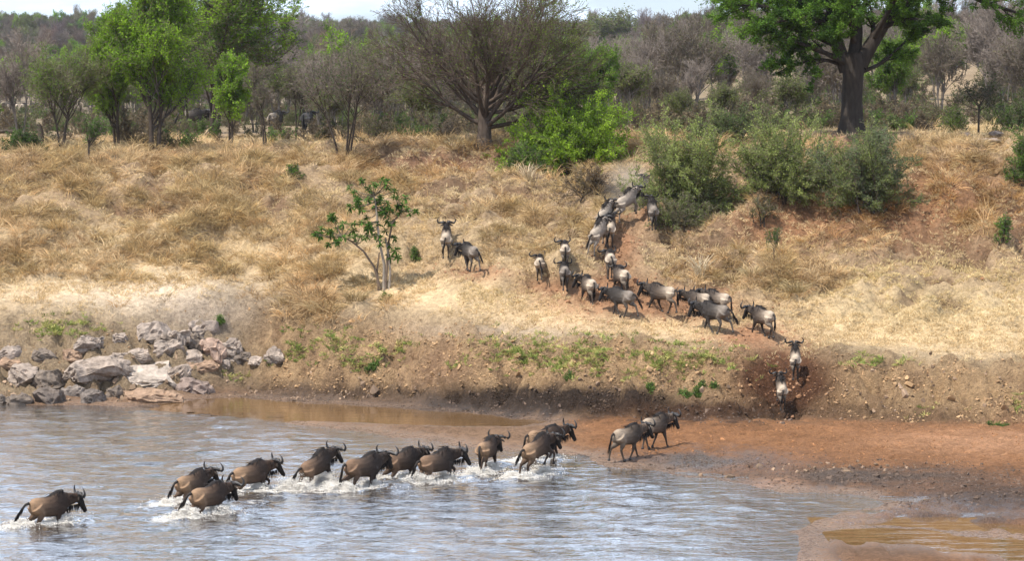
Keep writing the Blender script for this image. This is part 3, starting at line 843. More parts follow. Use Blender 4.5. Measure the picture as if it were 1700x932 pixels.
def make_herd_bodies(specs):
    """the remeshed, coloured body meshes of all poses in one go"""
    tmp = []
    for sp in specs:
        V = []; F4 = []; F3 = []; n = 0
        for v, f4, f3 in sp['tubes']:
            V.append(v); F4.append(f4 + n); F3.append(f3 + n); n += len(v)
        V = np.concatenate(V); V[:, 2] -= sp['z0']
        o = obj('body_raw', mesh_from('body_raw', V, [np.concatenate(F4), np.concatenate(F3)]), None)
        r = o.modifiers.new('r', 'REMESH'); r.mode = 'VOXEL'; r.voxel_size = 0.026
        s = o.modifiers.new('s', 'SMOOTH'); s.factor = .5; s.iterations = 3
        tmp.append(o)
    dg = bpy.context.evaluated_depsgraph_get()
    out = []
    for o, sp in zip(tmp, specs):
        e = o.evaluated_get(dg); me0 = e.to_mesh()
        n = len(me0.vertices); V = np.empty(n * 3, np.float32); me0.vertices.foreach_get('co', V); V = V.reshape(-1, 3)
        lt = np.empty(len(me0.polygons), np.int32); me0.polygons.foreach_get('loop_total', lt)
        lv = np.empty(len(me0.loops), np.int32); me0.loops.foreach_get('vertex_index', lv)
        st = np.concatenate([[0], np.cumsum(lt)[:-1]])
        Fs = []
        for k in (3, 4):
            m = lt == k
            if m.any(): Fs.append(np.stack([lv[st[m] + i] for i in range(k)], 1))
        e.to_mesh_clear()
        P = np.concatenate([a[0] for a in sp['samp']]).copy(); P[:, 2] -= sp['z0']
        R = np.concatenate([a[1] for a in sp['samp']]); C = np.concatenate([a[2] for a in sp['samp']])
        col = np.zeros((n, 3))
        for a in range(0, n, 4000):
            d = np.linalg.norm(V[a:a + 4000, None] - P[None], axis=2) / np.maximum(R[None], .04)
            w = 1.0 / (d ** 12 + 1e-4)
            w /= w.sum(1, keepdims=True)
            col[a:a + 4000] = w @ C
        me = mesh_from('body', V, Fs, col, True); me.materials.append(M_hide)
        out.append(me)
    for o in tmp:
        m = o.data; bpy.data.objects.remove(o); bpy.data.meshes.remove(m)
    return out

def assemble(sp, body_me, loc, rz, size, label, group, detail=True):
    t = empty('wildebeest', loc, rz); t.scale = (size * 1.06,) * 3
    tag(t, label, 'wildebeest', group)
    z0 = sp['z0']; rs = sp['rs']; c = sp['c']
    obj('body', body_me, None, t)
    black = np.array((.016, .013, .012)); hornc = np.array((.03, .026, .024))
    for p, r in sp['horns']: obj('horn', tube_mesh('horn', p, r, 7, hornc, None, M_horn, z0), None, t)
    for p in sp['ears']: obj('ear', tube_mesh('ear', p, [.02, .04, .035, .006], 6, np.array(c['face']) * 1.6, [.012, .018, .014, .004], M_hide, z0), None, t)
    def hair(name, roots, dirs, ln, w, col):
        n = len(roots); V, q, tr = blades(np.array(roots) - np.array([0, 0, z0]), dirs, rs.uniform(ln[0], ln[1], n), np.full(n, w), rs)
        me = mesh_from(name, V, [q, tr], np.repeat(col * rs.uniform(.6, 1.5, (n, 1)), 5, 0)); me.materials.append(M_hair); return me
    obj('mane', hair('mane', *sp['man'], (.14, .34), .017, black * 1.2), None, t)
    obj('beard', hair('beard', *sp['bea'], (.12, .26), .014, black * 1.6), None, t)
    tl = obj('tail', tube_mesh('tail', sp['tail'][:4], [.05, .042, .036, .03], 6, np.array((.03, .025, .022)), None, M_hide, z0), None, t)
    tp = np.array(sp['tail']); n = 60
    k = rs.uniform(1.2, 4.6, n); i = k.astype(int); f = (k - i)[:, None]
    roots = tp[i] * (1 - f) + tp[np.minimum(i + 1, 6)] * f + rs.normal(0, .012, (n, 3))
    dirs = unit(tp[6] - tp[3]) + rs.normal(0, .10, (n, 3))
    obj('tail_tuft', hair('tail_tuft', roots, dirs, (.2, .34), .018, black), None, tl)
    if detail:
        for p, d in sp['hoofs']:
            obj('hoof', tube_mesh('hoof', [p - d * .03, p + d * .02, p + d * .055], [.044, .05, .046], 7, black * 1.2, [.05, .062, .066], M_horn, z0), None, t)
        for p in sp['eyes']:
            obj('eye', tube_mesh('eye', [p + np.array([0, 0, -.014]), p, p + np.array([0, 0, .014])], [.006, .016, .006], 5, black * .6, None, M_horn, z0), None, t)
    return t

specs = [wb_parts(w[5], w[6], w[7], 500 + i) for i, w in enumerate(WB)]
bodies = make_herd_bodies(specs)
HERD = []
for i, (w, p, sp, me) in enumerate(zip(WB, SPOTS, specs, bodies)):
    g = 'wildebeest crossing the river' if i < 13 else 'wildebeest climbing the bank'
    HERD.append(assemble(sp, me, p, math.radians(w[2]), w[4], w[8], g))

def copy_tree(o, parent=None):
    c = o.copy(); COL.objects.link(c)
    if parent is not None: c.parent = parent
    for ch in o.children: copy_tree(ch, c)
    return c
# the herd waiting on the plain, far behind the trees: px, py of the hooves, distance, heading, label
FARHERD = [(4, 184, 420, 20), (16, 186, 400, 60), (28, 183, 430, 120), (40, 185, 410, 80), (51, 184, 420, 30), (66, 187, 390, 150), (110, 190, 330, 90), (124, 192, 300, 160)]
for px, py, D, hd in FARHERD:
    o = copy_tree(HERD[[15, 18, 20, 17][px % 4]]); o.location = on(px, D); o.rotation_euler[2] = math.radians(hd); o.scale = (1.02,) * 3
    tag(o, 'tiny dark wildebeest standing with the waiting herd on the far left plain', 'wildebeest', 'waiting herd on the far plain')
for px, D, hd, src, lb in ((318, 178, 20, 20, 'wildebeest standing in shade behind the trunks of the tall green tree'), (457, 165, 70, 16, 'wildebeest among thin trunks left of the bare multi stemmed trees'),
                       (510, 160, 78, 20, 'dark wildebeest seen from behind between thin bare trunks on the plateau'), (960, 200, 150, 15, 'wildebeest in the thicket behind the bright green bush'),
                       (1576, 250, 265, 20, 'dark wildebeest facing the river on pale ground far behind the large right tree'), (1590, 268, 200, 18, 'paler wildebeest behind the dark one on pale ground at far right')):
    o = copy_tree(HERD[src]); o.location = on(px, D); o.rotation_euler[2] = math.radians(hd); o.scale = (1.05,) * 3
    tag(o, lb, 'wildebeest', 'wildebeest among the trees')

# white water thrown up round the wading animals
def droplets(P, R, rs):
    n = len(P)
    o = np.array([[1, 0, 0], [-1, 0, 0], [0, 1, 0], [0, -1, 0], [0, 0, 1], [0, 0, -1]], float)
    f = np.array([[0, 2, 4], [2, 1, 4], [1, 3, 4], [3, 0, 4], [2, 0, 5], [1, 2, 5], [3, 1, 5], [0, 3, 5]])
    V = P[:, None] + o[None] * R[:, None, None] * rs.uniform(.6, 1.5, (n, 6, 1))
    return V.reshape(-1, 3), ((np.arange(n) * 6)[:, None, None] + f[None]).reshape(-1, 3)
rs = np.random.default_rng(77)
SPL = {0: .5, 1: .3, 2: .9, 3: 1.0, 4: 2.1, 5: 1.0, 6: .6, 7: 1.1, 8: .7, 9: .3, 10: .8}
for i, k in SPL.items():
    p = SPOTS[i]; a = math.radians(WB[i][2]); ca, sa = math.cos(a), math.sin(a)
    np_ = int(26 + 34 * k); parts = []
    for _ in range(np_):
        cx, cy = ((-.62, .16), (-.62, -.16), (.42, .14), (.42, -.14), (-1.0, 0), (.62, 0))[rs.choice(6, p=[.2, .2, .17, .17, .14, .12])]
        th = rs.uniform(0, 6.28); v = rs.uniform(.4, 1.0) * (.9 + .9 * k ** .6); el = rs.uniform(.7, 1.45)
        m = int(rs.uniform(50, 190)); t = rs.uniform(0, 1, m) ** .8 * .42
        vx, vy, vz = v * math.cos(el) * math.cos(th) - .45, v * math.cos(el) * math.sin(th), v * math.sin(el) * 1.35
        lx = cx + vx * t + rs.normal(0, .05, m) * (1 + 2 * t); ly = cy + vy * t + rs.normal(0, .05, m) * (1 + 2 * t)
        uz = np.maximum(vz * t - 4.9 * t * t, 0) + np.abs(rs.normal(0, .025, m))
        parts.append(np.stack([lx, ly, uz], 1))
    m = int(900 * (k + .4)); parts.append(np.stack([rs.normal(-.35, .62, m), rs.normal(0, .30, m), np.abs(rs.normal(0, .045, m))], 1))
    Q = np.concatenate(parts)
    P = np.stack([p.x + Q[:, 0] * ca - Q[:, 1] * sa, p.y + Q[:, 0] * sa + Q[:, 1] * ca, .015 + Q[:, 2]], 1)
    R = rs.uniform(.005, .017, len(P)) * np.where(Q[:, 2] > .25, .75, 1.15)
    V, F = droplets(P, R, rs)
    o = obj('splash', mesh_from('splash', V, F, np.tile((.70, .655, .59), (len(V), 1))), M_foam)
    tag(o, kind='stuff')

# ------------------------------------------------------------------ rocks on the left shore
def rock_mesh(w, d, h, seed, col, flat=1.0):
    rs = np.random.default_rng(seed); bm = bmesh.new()
    for _ in range(22):
        v = rs.normal(size=3); v /= np.linalg.norm(v); v = np.sign(v) * np.abs(v) ** .8
        bm.verts.new((v[0] * w * .56, v[1] * d * .56, v[2] * h * .62))
    r = bmesh.ops.convex_hull(bm, input=bm.verts)
    bmesh.ops.delete(bm, geom=[g for g in r['geom_interior'] if isinstance(g, bmesh.types.BMVert)], context='VERTS')
    bmesh.ops.triangulate(bm, faces=bm.faces)
    bmesh.ops.subdivide_edges(bm, edges=bm.edges, cuts=4, use_grid_fill=True)
    bm.normal_update()
    V = np.array([v.co[:] for v in bm.verts]); N = np.array([v.normal[:] for v in bm.verts])
    m = min(w, d, h)
    q = fbm(V[:, 0] * 2.4 / max(m, .3) + V[:, 2] * 1.7 + seed, V[:, 1] * 2.4 / max(m, .3) - V[:, 2], seed, 3) - .5
    q2 = np.abs(fbm(V[:, 0] * 3 + V[:, 2] * 5, V[:, 1] * 3 + V[:, 2] * 2, seed + 3, 3) - .5)
    V = V + N * (q * .5 * m - (q2 < .045) * .10 * m)[:, None]
    F = [[v.index for v in f.verts] for f in bm.faces]; bm.free()
    cc = np.tile(col, (len(V), 1)) * (.75 + .5 * fbm(V[:, 0] * 3 + seed, V[:, 1] * 3 + V[:, 2] * 3, seed, 3))[:, None]
    me = mesh_from('rock', V, np.array(F), cc, False); me.materials.append(M_rock)
    return me
PK_, GR, DK, PL, RD = (.31, .25, .205), (.30, .24, .195), (.17, .135, .108), (.40, .33, .27), (.30, .20, .135)
ROCKS = [  # x0, x1, ytop, ybottom, colour, label
 (230, 280, 528, 564, PK_, 'angular pinkish rock at the upper left corner of the big rock heap'),
 (280, 314, 540, 570, PK_, 'narrow pinkish rock leaning between the two top rocks of the heap'),
 (318, 360, 521, 557, GR, 'tall grey rock on the very top of the heap'),
 (312, 344, 546, 584, DK, 'dark grey cracked rock in the middle of the heap'),
 (335, 374, 552, 602, (.36, .25, .19), 'large block with an orange brown face on the right of the heap'),
 (366, 399, 555, 597, GR, 'split grey block beside the orange faced one'),
 (388, 419, 574, 608, DK, 'dark jagged rock at the right foot of the heap'),
 (262, 300, 551, 582, DK, 'dark squarish rock left of the middle of the heap'),
 (256, 300, 570, 604, PK_, 'pinkish grey rounded rock below the squarish dark one'),
 (297, 333, 574, 606, GR, 'grey pitted rock at the front of the heap, left of the orange faced block'),
 (212, 250, 576, 600, GR, 'low grey rock behind the biggest pale boulder'),
 (192, 302, 586, 644, PL, 'biggest pale boulder with a hollow dark underside'),
 (112, 200, 594, 640, GR, 'long sloping grey boulder left of the biggest pale one'),
 (124, 172, 559, 592, PK_, 'pinkish rounded boulder standing alone on the grass edge'),
 (100, 134, 580, 606, RD, 'reddish rock at the foot of the lone rounded boulder'),
 (14, 62, 611, 648, GR, 'smooth grey boulder near the left edge by the water'),
 (57, 105, 609, 645, DK, 'darker grey boulder leaning on the smooth one'),
 (-8, 30, 575, 600, PK_, 'pink grey rock cut by the left edge above the red slab'),
 (-6, 48, 595, 616, RD, 'flat red brown slab at the left edge'),
 (46, 90, 579, 602, DK, 'dark low rock with a white patch beside the red slab'),
 (186, 210, 559, 577, GR, 'small grey stone lying alone in the grass left of the heap'),
 (184, 212, 584, 604, GR, 'small pointed grey rock between the sloping and the pale boulder'),
 (280, 314, 610, 636, GR, 'grey rock on the right shoulder of the biggest pale boulder'),
 (308, 362, 597, 622, RD, 'flat reddish rock in front of the heap'),
 (357, 380, 596, 610, PK_, 'small pale stone below the split grey block'),
 (440, 470, 583, 612, GR, 'grey rock alone in the grass right of the heap'),
 (200, 294, 644, 670, RD, 'flat red slab at the water edge below the pale boulder'),
 (296, 350, 622, 656, (.24, .18, .15), 'brown broken rock right of the red slab'),
 (-6, 14, 654, 675, DK, 'black rock in the water line at the left edge'),
 (14, 50, 650, 676, DK, 'wide black rock in the water line, second from the left edge'),
 (52, 102, 640, 673, (.15, .12, .10), 'big dark rock in the water line below the leaning boulder'),
 (102, 138, 636, 660, (.20, .165, .14), 'brown grey rock at the water line below the sloping boulder'),
 (136, 174, 644, 672, (.17, .14, .12), 'dark brown rock at the water line left of the red slab'),
 (176, 200, 636, 662, DK, 'black cracked rock at the lower left of the biggest pale boulder'),
 (414, 442, 598, 614, PK_, 'small pink stone between the heap and the lone grey rock'),
]
for i, (x0, x1, y0, y1, col, lb) in enumerate(ROCKS):
    p = hit((x0 + x1) / 2, y1 - 2); s = ppm(p.y)
    w = (x1 - x0) / s * 1.18; h = (y1 - y0) / s * 0.98; d = max(w * .65, h * .9)
    o = obj('rock', rock_mesh(w, d, h, 40 + i, col), None, None, (p.x, p.y + d * .35, p.z + h * .15))
    o.rotation_euler = (rng.normal(0, .12), rng.normal(0, .15), 0)
    tag(o, lb, 'rock', 'rocks on the left shore')

# ------------------------------------------------------------------ scattering of uncountable things
def scatter(name, P, rot, scl, idx, tint, variants, mat):
    src = bpy.data.collections.new(name + '_shapes')
    for k, me in enumerate(variants):
        if len(me.materials) == 0: me.materials.append(mat)
        src.objects.link(bpy.data.objects.new('%s_shape_%02d' % (name, k), me))
    me = bpy.data.meshes.new(name); n = len(P)
    me.vertices.add(n); me.vertices.foreach_set('co', np.asarray(P, np.float32).ravel())
    for k, v in (('rot', rot), ('scl', scl), ('tint', tint)):
        a = me.attributes.new(k, 'FLOAT_VECTOR', 'POINT'); a.data.foreach_set('vector', np.asarray(v, np.float32).ravel())
    a = me.attributes.new('pick', 'INT', 'POINT'); a.data.foreach_set('value', np.asarray(idx, np.int32))
    o = bpy.data.objects.new(name, me); COL.objects.link(o)
    g = bpy.data.node_groups.new(name, 'GeometryNodeTree')
    g.interface.new_socket('Geometry', in_out='INPUT', socket_type='NodeSocketGeometry')
    g.interface.new_socket('Geometry', in_out='OUTPUT', socket_type='NodeSocketGeometry')
    gi = g.nodes.new('NodeGroupInput'); go = g.nodes.new('NodeGroupOutput')
    ip = g.nodes.new('GeometryNodeInstanceOnPoints'); ci = g.nodes.new('GeometryNodeCollectionInfo')
    ci.inputs['Collection'].default_value = src
    ci.inputs['Separate Children'].default_value = True; ci.inputs['Reset Children'].default_value = True
    def na(nm, ty):
        x = g.nodes.new('GeometryNodeInputNamedAttribute'); x.data_type = ty; x.inputs['Name'].default_value = nm
        return x.outputs['Attribute']
    e2r = g.nodes.new('FunctionNodeEulerToRotation')
    g.links.new(na('rot', 'FLOAT_VECTOR'), e2r.inputs[0])
    g.links.new(gi.outputs[0], ip.inputs['Points']); g.links.new(ci.outputs[0], ip.inputs['Instance'])
    ip.inputs['Pick Instance'].default_value = True
    g.links.new(na('pick', 'INT'), ip.inputs['Instance Index'])
    g.links.new(e2r.outputs[0], ip.inputs['Rotation']); g.links.new(na('scl', 'FLOAT_VECTOR'), ip.inputs['Scale'])
    g.links.new(ip.outputs[0], go.inputs[0])
    md = o.modifiers.new('scatter', 'NODES'); md.node_group = g
    tag(o, kind='stuff')
    return o

def tuft(seed, n, h, spread, lean, w, col, droop=.35):
    """a tuft of curved grass blades"""
    rs = np.random.default_rng(seed); G = Geo()
    r = spread * np.sqrt(rs.uniform(0, 1, n)); a = rs.uniform(0, 2 * np.pi, n)
    P = np.stack([r * np.cos(a), r * np.sin(a), np.full(n, -.03)], 1)
    D = unit(np.stack([np.cos(a), np.sin(a), np.zeros(n)], 1) * rs.uniform(.1, 1, (n, 1)) * lean + np.array([[0, 0, 1.]]) + rs.normal(0, .12, (n, 3)))
    Ln = h * rs.uniform(.5, 1.1, n); side = unit(np.cross(D, rs.normal(size=(n, 3))))
    hz = D * np.array([[1, 1, 0]]); hz = unit(hz + 1e-6)
    W = (w * rs.uniform(.6, 1.3, n))[:, None]; Ln = Ln[:, None]
    q1 = P + D * Ln * .5 + hz * Ln * .05; q2 = P + D * Ln * .85 + hz * Ln * droop * .6 - np.array([[0, 0, 1.]]) * Ln * droop * .25
    q3 = P + D * Ln + hz * Ln * droop * 1.1 - np.array([[0, 0, 1.]]) * Ln * droop * .7
    V = np.stack([P - side * W, P + side * W, q1 - side * W, q1 + side * W, q2 - side * W * .6, q2 + side * W * .6, q3], 1).reshape(-1, 3)
    b = (np.arange(n) * 7)[:, None]
    c = np.repeat(np.array(col)[None] * rs.uniform(.65, 1.25, (n, 1)), 7, 0)
    return mesh_from('tuft', V, [np.concatenate([b + [[0, 1, 3, 2]], b + [[2, 3, 5, 4]]]), b + [[4, 5, 6]]], c)

STRAW = (.70, .535, .325)
TALL = [tuft(k, 44, .42, .22, 1.2, .0065, STRAW, .5) for k in range(4)] + [tuft(10 + k, 44, .42, .28, 2.6, .0065, STRAW, .7) for k in range(5)]
SHORT = [tuft(20 + k, 26, .15, .17, 1.4, .007, (.70, .535, .31)) for k in range(4)]
GREENT = [tuft(30 + k, 26, .20, .16, 1.2, .014, (.24, .29, .075)) for k in range(3)]

def sample(n, x0, x1, y0, y1, seed):
    r = np.random.default_rng(seed); X = r.uniform(x0, x1, n); Y = r.uniform(y0, y1, n)
    Z, I = terrain(X, Y, True); px, py = proj(X, Y, Z)
    return r, X, Y, Z, I, px, py
TRAIL = ((1090, 508, 190, 30), (1010, 480, 110, 36), (1250, 562, 80, 28), (1310, 640, 60, 66), (1025, 405, 44, 60), (1070, 345, 24, 40), (790, 452, 80, 13), (910, 475, 56, 20))
def trailmask(px, py, k=1.3):
    m = np.zeros(px.shape)
    for e in TRAIL: m = np.maximum(m, bump_ell(px, py, *e))
    return np.clip(m * k, 0, 1)

def grass_layer():
    r, X, Y, Z, I, px, py = sample(250000, -30, 30, 97, 150, 301)
    b = I['b']; big = fbm(X * .35, Y * .35, 311, 3); mid = fbm(X * 1.2, Y * 1.2, 321, 3)
    tallm = np.zeros(X.shape)
    for e, k in (((250, 340, 330, 75), 1.2), ((330, 420, 190, 55), .9), ((30, 400, 120, 70), .8), ((545, 490, 85, 55), 1.2), ((660, 330, 120, 40), .7), ((880, 350, 130, 60), 1.1), ((985, 365, 60, 40), .8),
                 ((1240, 445, 110, 32), 1.2), ((1330, 465, 70, 24), .9), ((1180, 430, 60, 40), .8), ((1570, 330, 160, 70), .75), ((1420, 380, 160, 40), .65), ((1550, 262, 150, 16), 1), ((640, 300, 130, 25), .5), ((960, 300, 90, 30), .7)):
        tallm = np.maximum(tallm, bump_ell(px, py, *e) * k)
    for e, k in (((470, 375, 75, 60), .55), ((700, 268, 140, 22), .8), ((1340, 368, 150, 34), .75), ((1200, 400, 70, 30), .6), ((1480, 400, 160, 40), .65), ((1560, 330, 130, 50), .6), ((60, 330, 60, 26), .6), ((690, 400, 50, 50), .6), ((620, 390, 80, 40), .4), ((1400, 240, 90, 20), .6)):
        tallm = tallm * (1 - k * bump_ell(px, py, *e))
    tallm = tallm * (.08 + 1.0 * sstep(.43, .52, fbm(X * 0.75, Y * 0.8, 401, 3)))
    crest = np.exp(-((py - 272) / 14) ** 2) * (px < 620) + np.exp(-((py - 243) / 10) ** 2) * (px > 600) * .5
    crest = crest * (1 - .9 * bump_ell(px, py, 705, 262, 150, 30)) * (1 - .7 * bump_ell(px, py, 1400, 236, 110, 22))
    tallm = np.clip(np.maximum(tallm, crest * 1.1) * sstep(.40, .58, .45 * big + .55 * mid) * 1.25, 0, 1) * (1 - trailmask(px, py)) * (b > 4)
    plateau = sstep(25, 30, b)
    shortm = np.clip(sstep(4.0, 6.5, b) * (1 - trailmask(px, py, 1.6)) * sstep(.25, .6, mid), 0, 1)
    pale = bump_ell(px, py, 330, 530, 150, 40) + .9 * bump_ell(px, py, 180, 500, 230, 30) + bump_ell(px, py, 640, 560, 200, 14)
    shortm = shortm * (1 - .75 * np.clip(pale, 0, 1)) * (1 - .4 * plateau)
    u = r.uniform(0, 1, X.shape)
    isT = u < tallm * .80
    bare = 1 - .75 * np.clip(bump_ell(px, py, 700, 268, 140, 20) + bump_ell(px, py, 1340, 368, 150, 32) + bump_ell(px, py, 1390, 232, 120, 12), 0, 1)
    isS = ~isT & (u > 1 - .55 * shortm * bare)
    def go(name, sel, variants, smin, smax, tintf, lean=.25, flat=0.0):
        n = sel.sum(); P = np.stack([X[sel], Y[sel], Z[sel]], 1)
        s = r.uniform(smin, smax, (n, 1)) * np.ones((1, 3))
        sw = (fbm(X[sel] * .5, Y[sel] * .5, 331, 2) - .5) * 2
        rot = np.stack([r.normal(.25, lean, n) * 1.0, r.normal(0, lean, n) + sw * .9, r.uniform(0, 6.28, n)], 1)
        # lean is applied about world axes: blades on a slope fall downhill, towards the river
        s = s * np.array([[1.0, 1.0, .9]]) if name.startswith('tall') else s
        scatter(name, P, rot, s, r.integers(0, len(variants), n), tintf(n, px[sel], py[sel], big[sel], mid[sel]), variants, M_grass)
    def tint_tall(n, qx, qy, bg, md):
        hue = r.uniform(0, 1, (n, 1)); base = (np.array([[1, .98, .95]]) * (1 - hue) + np.array([[.88, .73, .57]]) * hue) * r.uniform(.38, 1.25, (n, 1))
        red = np.clip(bump_ell(qx, qy, 1500, 340, 300, 80) + bump_ell(qx, qy, 720, 270, 140, 26), 0, 1)[:, None]
        base = base * (1 - red) + base * np.array([[.82, .64, .5]]) * red
        ol = (sstep(.5, .62, md) * .5)[:, None]; base = base * (1 - ol) + base * np.array([[.72, .78, .62]]) * ol
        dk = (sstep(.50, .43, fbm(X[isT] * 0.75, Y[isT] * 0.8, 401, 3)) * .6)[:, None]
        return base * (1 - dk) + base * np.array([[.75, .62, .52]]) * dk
    def tint_short(n, qx, qy, bg, md):
        base = np.ones((n, 3)) * r.uniform(.75, 1.15, (n, 1))
        gr = np.clip(bump_ell(qx, qy, 1530, 470, 260, 60) * .6 + bump_ell(qx, qy, 800, 490, 120, 30) * .4, 0, 1)[:, None]
        return base * (1 - gr) + base * np.array([[.92, .95, .72]]) * gr
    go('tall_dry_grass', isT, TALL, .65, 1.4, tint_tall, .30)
    go('short_dry_grass', isS, SHORT, .6, 1.3, tint_short, .25)
    print('grass', isT.sum(), isS.sum())
grass_layer()

def green_layer():
    r, X, Y, Z, I, px, py = sample(90000, -24, 24, 96, 116, 401)
    m = np.zeros(X.shape)
    for e, k in (((540, 572, 60, 24), 1), ((655, 580, 40, 16), .8), ((600, 600, 60, 14), .5), ((930, 590, 150, 26), .9), ((1080, 600, 130, 26), .8), ((1170, 600, 60, 14), .7), ((110, 545, 70, 14), .6), ((770, 605, 40, 14), .4),
                 ((1460, 600, 60, 10), .4), ((1580, 690, 90, 12), .4), ((1680, 690, 40, 20), .7), ((480, 588, 30, 14), .6), ((380, 625, 40, 8), .5), ((850, 590, 60, 12), .6)):
        m = np.maximum(m, bump_ell(px, py, *e) * k)
    cl = sstep(.45, .62, fbm(X * 1.6, Y * 1.6, 411, 3))
    sel = (r.uniform(0, 1, X.shape) < m * (.3 + .7 * cl) * 1.7) & (I['b'] > .6)
    n = sel.sum()
    tint = np.ones((n, 3)) * r.uniform(.7, 1.25, (n, 1)) * np.array([[1.0, 1.0, 1.0]]); dry = r.uniform(0, 1, n) < .45; tint[dry] *= np.array([[1.9, 1.45, 2.0]])
    scatter('green_grass', np.stack([X[sel], Y[sel], Z[sel]], 1), np.stack([r.normal(.2, .25, n), r.normal(0, .25, n), r.uniform(0, 6.28, n)], 1), r.uniform(.45, 1.0, (n, 1)) * np.ones((1, 3)), r.integers(0, 3, n), tint, GREENT, M_grass)
    # clods and stones at the foot of the bank
    r, X, Y, Z, I, px, py = sample(90000, -24, 24, 84, 108, 421)
    b, sd = I['b'], I['sd']
    m = np.zeros(X.shape)
    for e, k in (((620, 650, 210, 26), .9), ((430, 640, 80, 18), .8), ((900, 665, 220, 22), .8), ((1180, 680, 160, 16), .7), ((200, 625, 220, 44), 1.0), ((320, 590, 100, 36), .9), ((1450, 640, 300, 40), .5), ((1060, 640, 170, 22), .45), ((1640, 830, 200, 34), .7), ((1400, 790, 200, 20), .5), ((1480, 905, 150, 14), .25)):
        m = np.maximum(m, bump_ell(px, py, *e) * k)
    sel = (r.uniform(0, 1, X.shape) < m * sstep(.42, .6, fbm(X * 1.1, Y * 1.1, 431, 3)) * .5) & (sd > .1) & (b < 6)
    n = sel.sum()
    cl = [rock_mesh_small(900 + k) for k in range(4)]
    mud = np.clip(2 * bump_ell(px[sel], py[sel], 905, 668, 290, 30) + bump_ell(px[sel], py[sel], 1600, 820, 260, 50) + bump_ell(px[sel], py[sel], 1180, 682, 190, 16), 0, 1)[:, None]
    tint = (np.array([[.24, .165, .11]]) * (1 - mud) + np.array([[.11, .075, .055]]) * mud) * r.uniform(.6, 1.4, (n, 1))
    s = .036 * np.exp(r.normal(0, .5, (n, 1))) * np.ones((1, 3)) * (1 + .3 * (1 - mud))
    scatter('clods_and_stones', np.stack([X[sel], Y[sel], Z[sel]], 1), r.uniform(0, 6.28, (n, 3)), s, r.integers(0, 4, n), tint, cl, M_twig_i)
    print('green/clods', n)
def rock_mesh_small(seed):
    rs = np.random.default_rng(seed); bm = bmesh.new()
    for _ in range(12):
        v = rs.normal(size=3); v /= np.linalg.norm(v); bm.verts.new((v[0] * 1.3, v[1], v[2] * .75))
    r = bmesh.ops.convex_hull(bm, input=bm.verts)
    bmesh.ops.triangulate(bm, faces=bm.faces)
    bm.verts.index_update()
    V = np.array([v.co[:] for v in bm.verts]); F = np.array([[v.index for v in f.verts] for f in bm.faces]); bm.free()
    return mesh_from('clod', V, F, np.ones((len(V), 3)), False)
green_layer()
def soil_layer():
    cl = [rock_mesh_small(950 + k) for k in range(5)]
    r, X, Y, Z, I, px, py = sample(330000, -26, 26, 78, 120, 441)
    b, sd = I['b'], I['sd']; n1 = fbm(X * 1.3, Y * 1.0, 451, 3); n2 = fbm(X * 3, Y * 3, 461, 2)
    face = sstep(.1, .7, b) * sstep(5.0, 3.2, b) * sstep(.34, .56, n1) * .62 * (.12 + .88 * sstep(370, 470, px))
    red = np.clip(bump_ell(px, py, 1540, 340, 200, 80) + bump_ell(px, py, 1330, 368, 180, 40) + bump_ell(px, py, 720, 268, 140, 26) + bump_ell(px, py, 1390, 232, 150, 14), 0, 1) * sstep(.42, .6, n1) * .35
    trail = trailmask(px, py) * .28 * (b > .5)
    mud = (b < .6) * (sd > .15) * np.clip(bump_ell(px, py, 900, 672, 260, 18) * 1.2 + bump_ell(px, py, 1180, 690, 190, 14) + bump_ell(px, py, 1450, 792, 300, 26) + bump_ell(px, py, 1640, 828, 190, 40) + bump_ell(px, py, 520, 655, 160, 16) + bump_ell(px, py, 1160, 768, 150, 20) * .7 + bump_ell(px, py, 1480, 915, 130, 14) * .6, 0, 1) * .42
    sand = (b < .3) * (sd > .8) * sstep(900, 1000, px) * .10 * sstep(.35, .6, n2)
    W = np.stack([face, red, trail, mud, sand], 1); w = W.max(1); k = W.argmax(1)
    sel = r.uniform(0, 1, X.shape) < w; n = sel.sum(); k = k[sel]
    col = np.array([(.34, .215, .115), (.235, .125, .066), (.27, .145, .08), (.11, .078, .06), (.30, .145, .066)])[k]
    gul = np.clip(bump_ell(px[sel], py[sel], 1308, 632, 85, 70) * 1.6, 0, 1)[:, None] * (k == 0)[:, None]
    col = col * (1 - gul) + np.array([[.15, .075, .042]]) * gul
    dm = np.clip(bump_ell(px[sel], py[sel], 905, 668, 280, 28) * 2 + bump_ell(px[sel], py[sel], 1190, 685, 220, 18) * 1.6, 0, 1)[:, None] * (k == 0)[:, None]
    col = col * (1 - dm) + np.array([[.07, .048, .035]]) * dm
    sz = np.array([.034, .042, .035, .026, .022])[k] * np.exp(r.normal(0, .48, n))
    rot = np.stack([r.normal(0, .5, n), r.normal(0, .5, n), r.uniform(0, 6.28, n)], 1)
    scatter('soil_clods', np.stack([X[sel], Y[sel], Z[sel] - sz * .2], 1), rot, sz[:, None] * np.ones((1, 3)), r.integers(0, 5, n), col * r.uniform(.75, 1.25, (n, 1)), cl, M_twig_i)
    print('soil', n)
soil_layer()
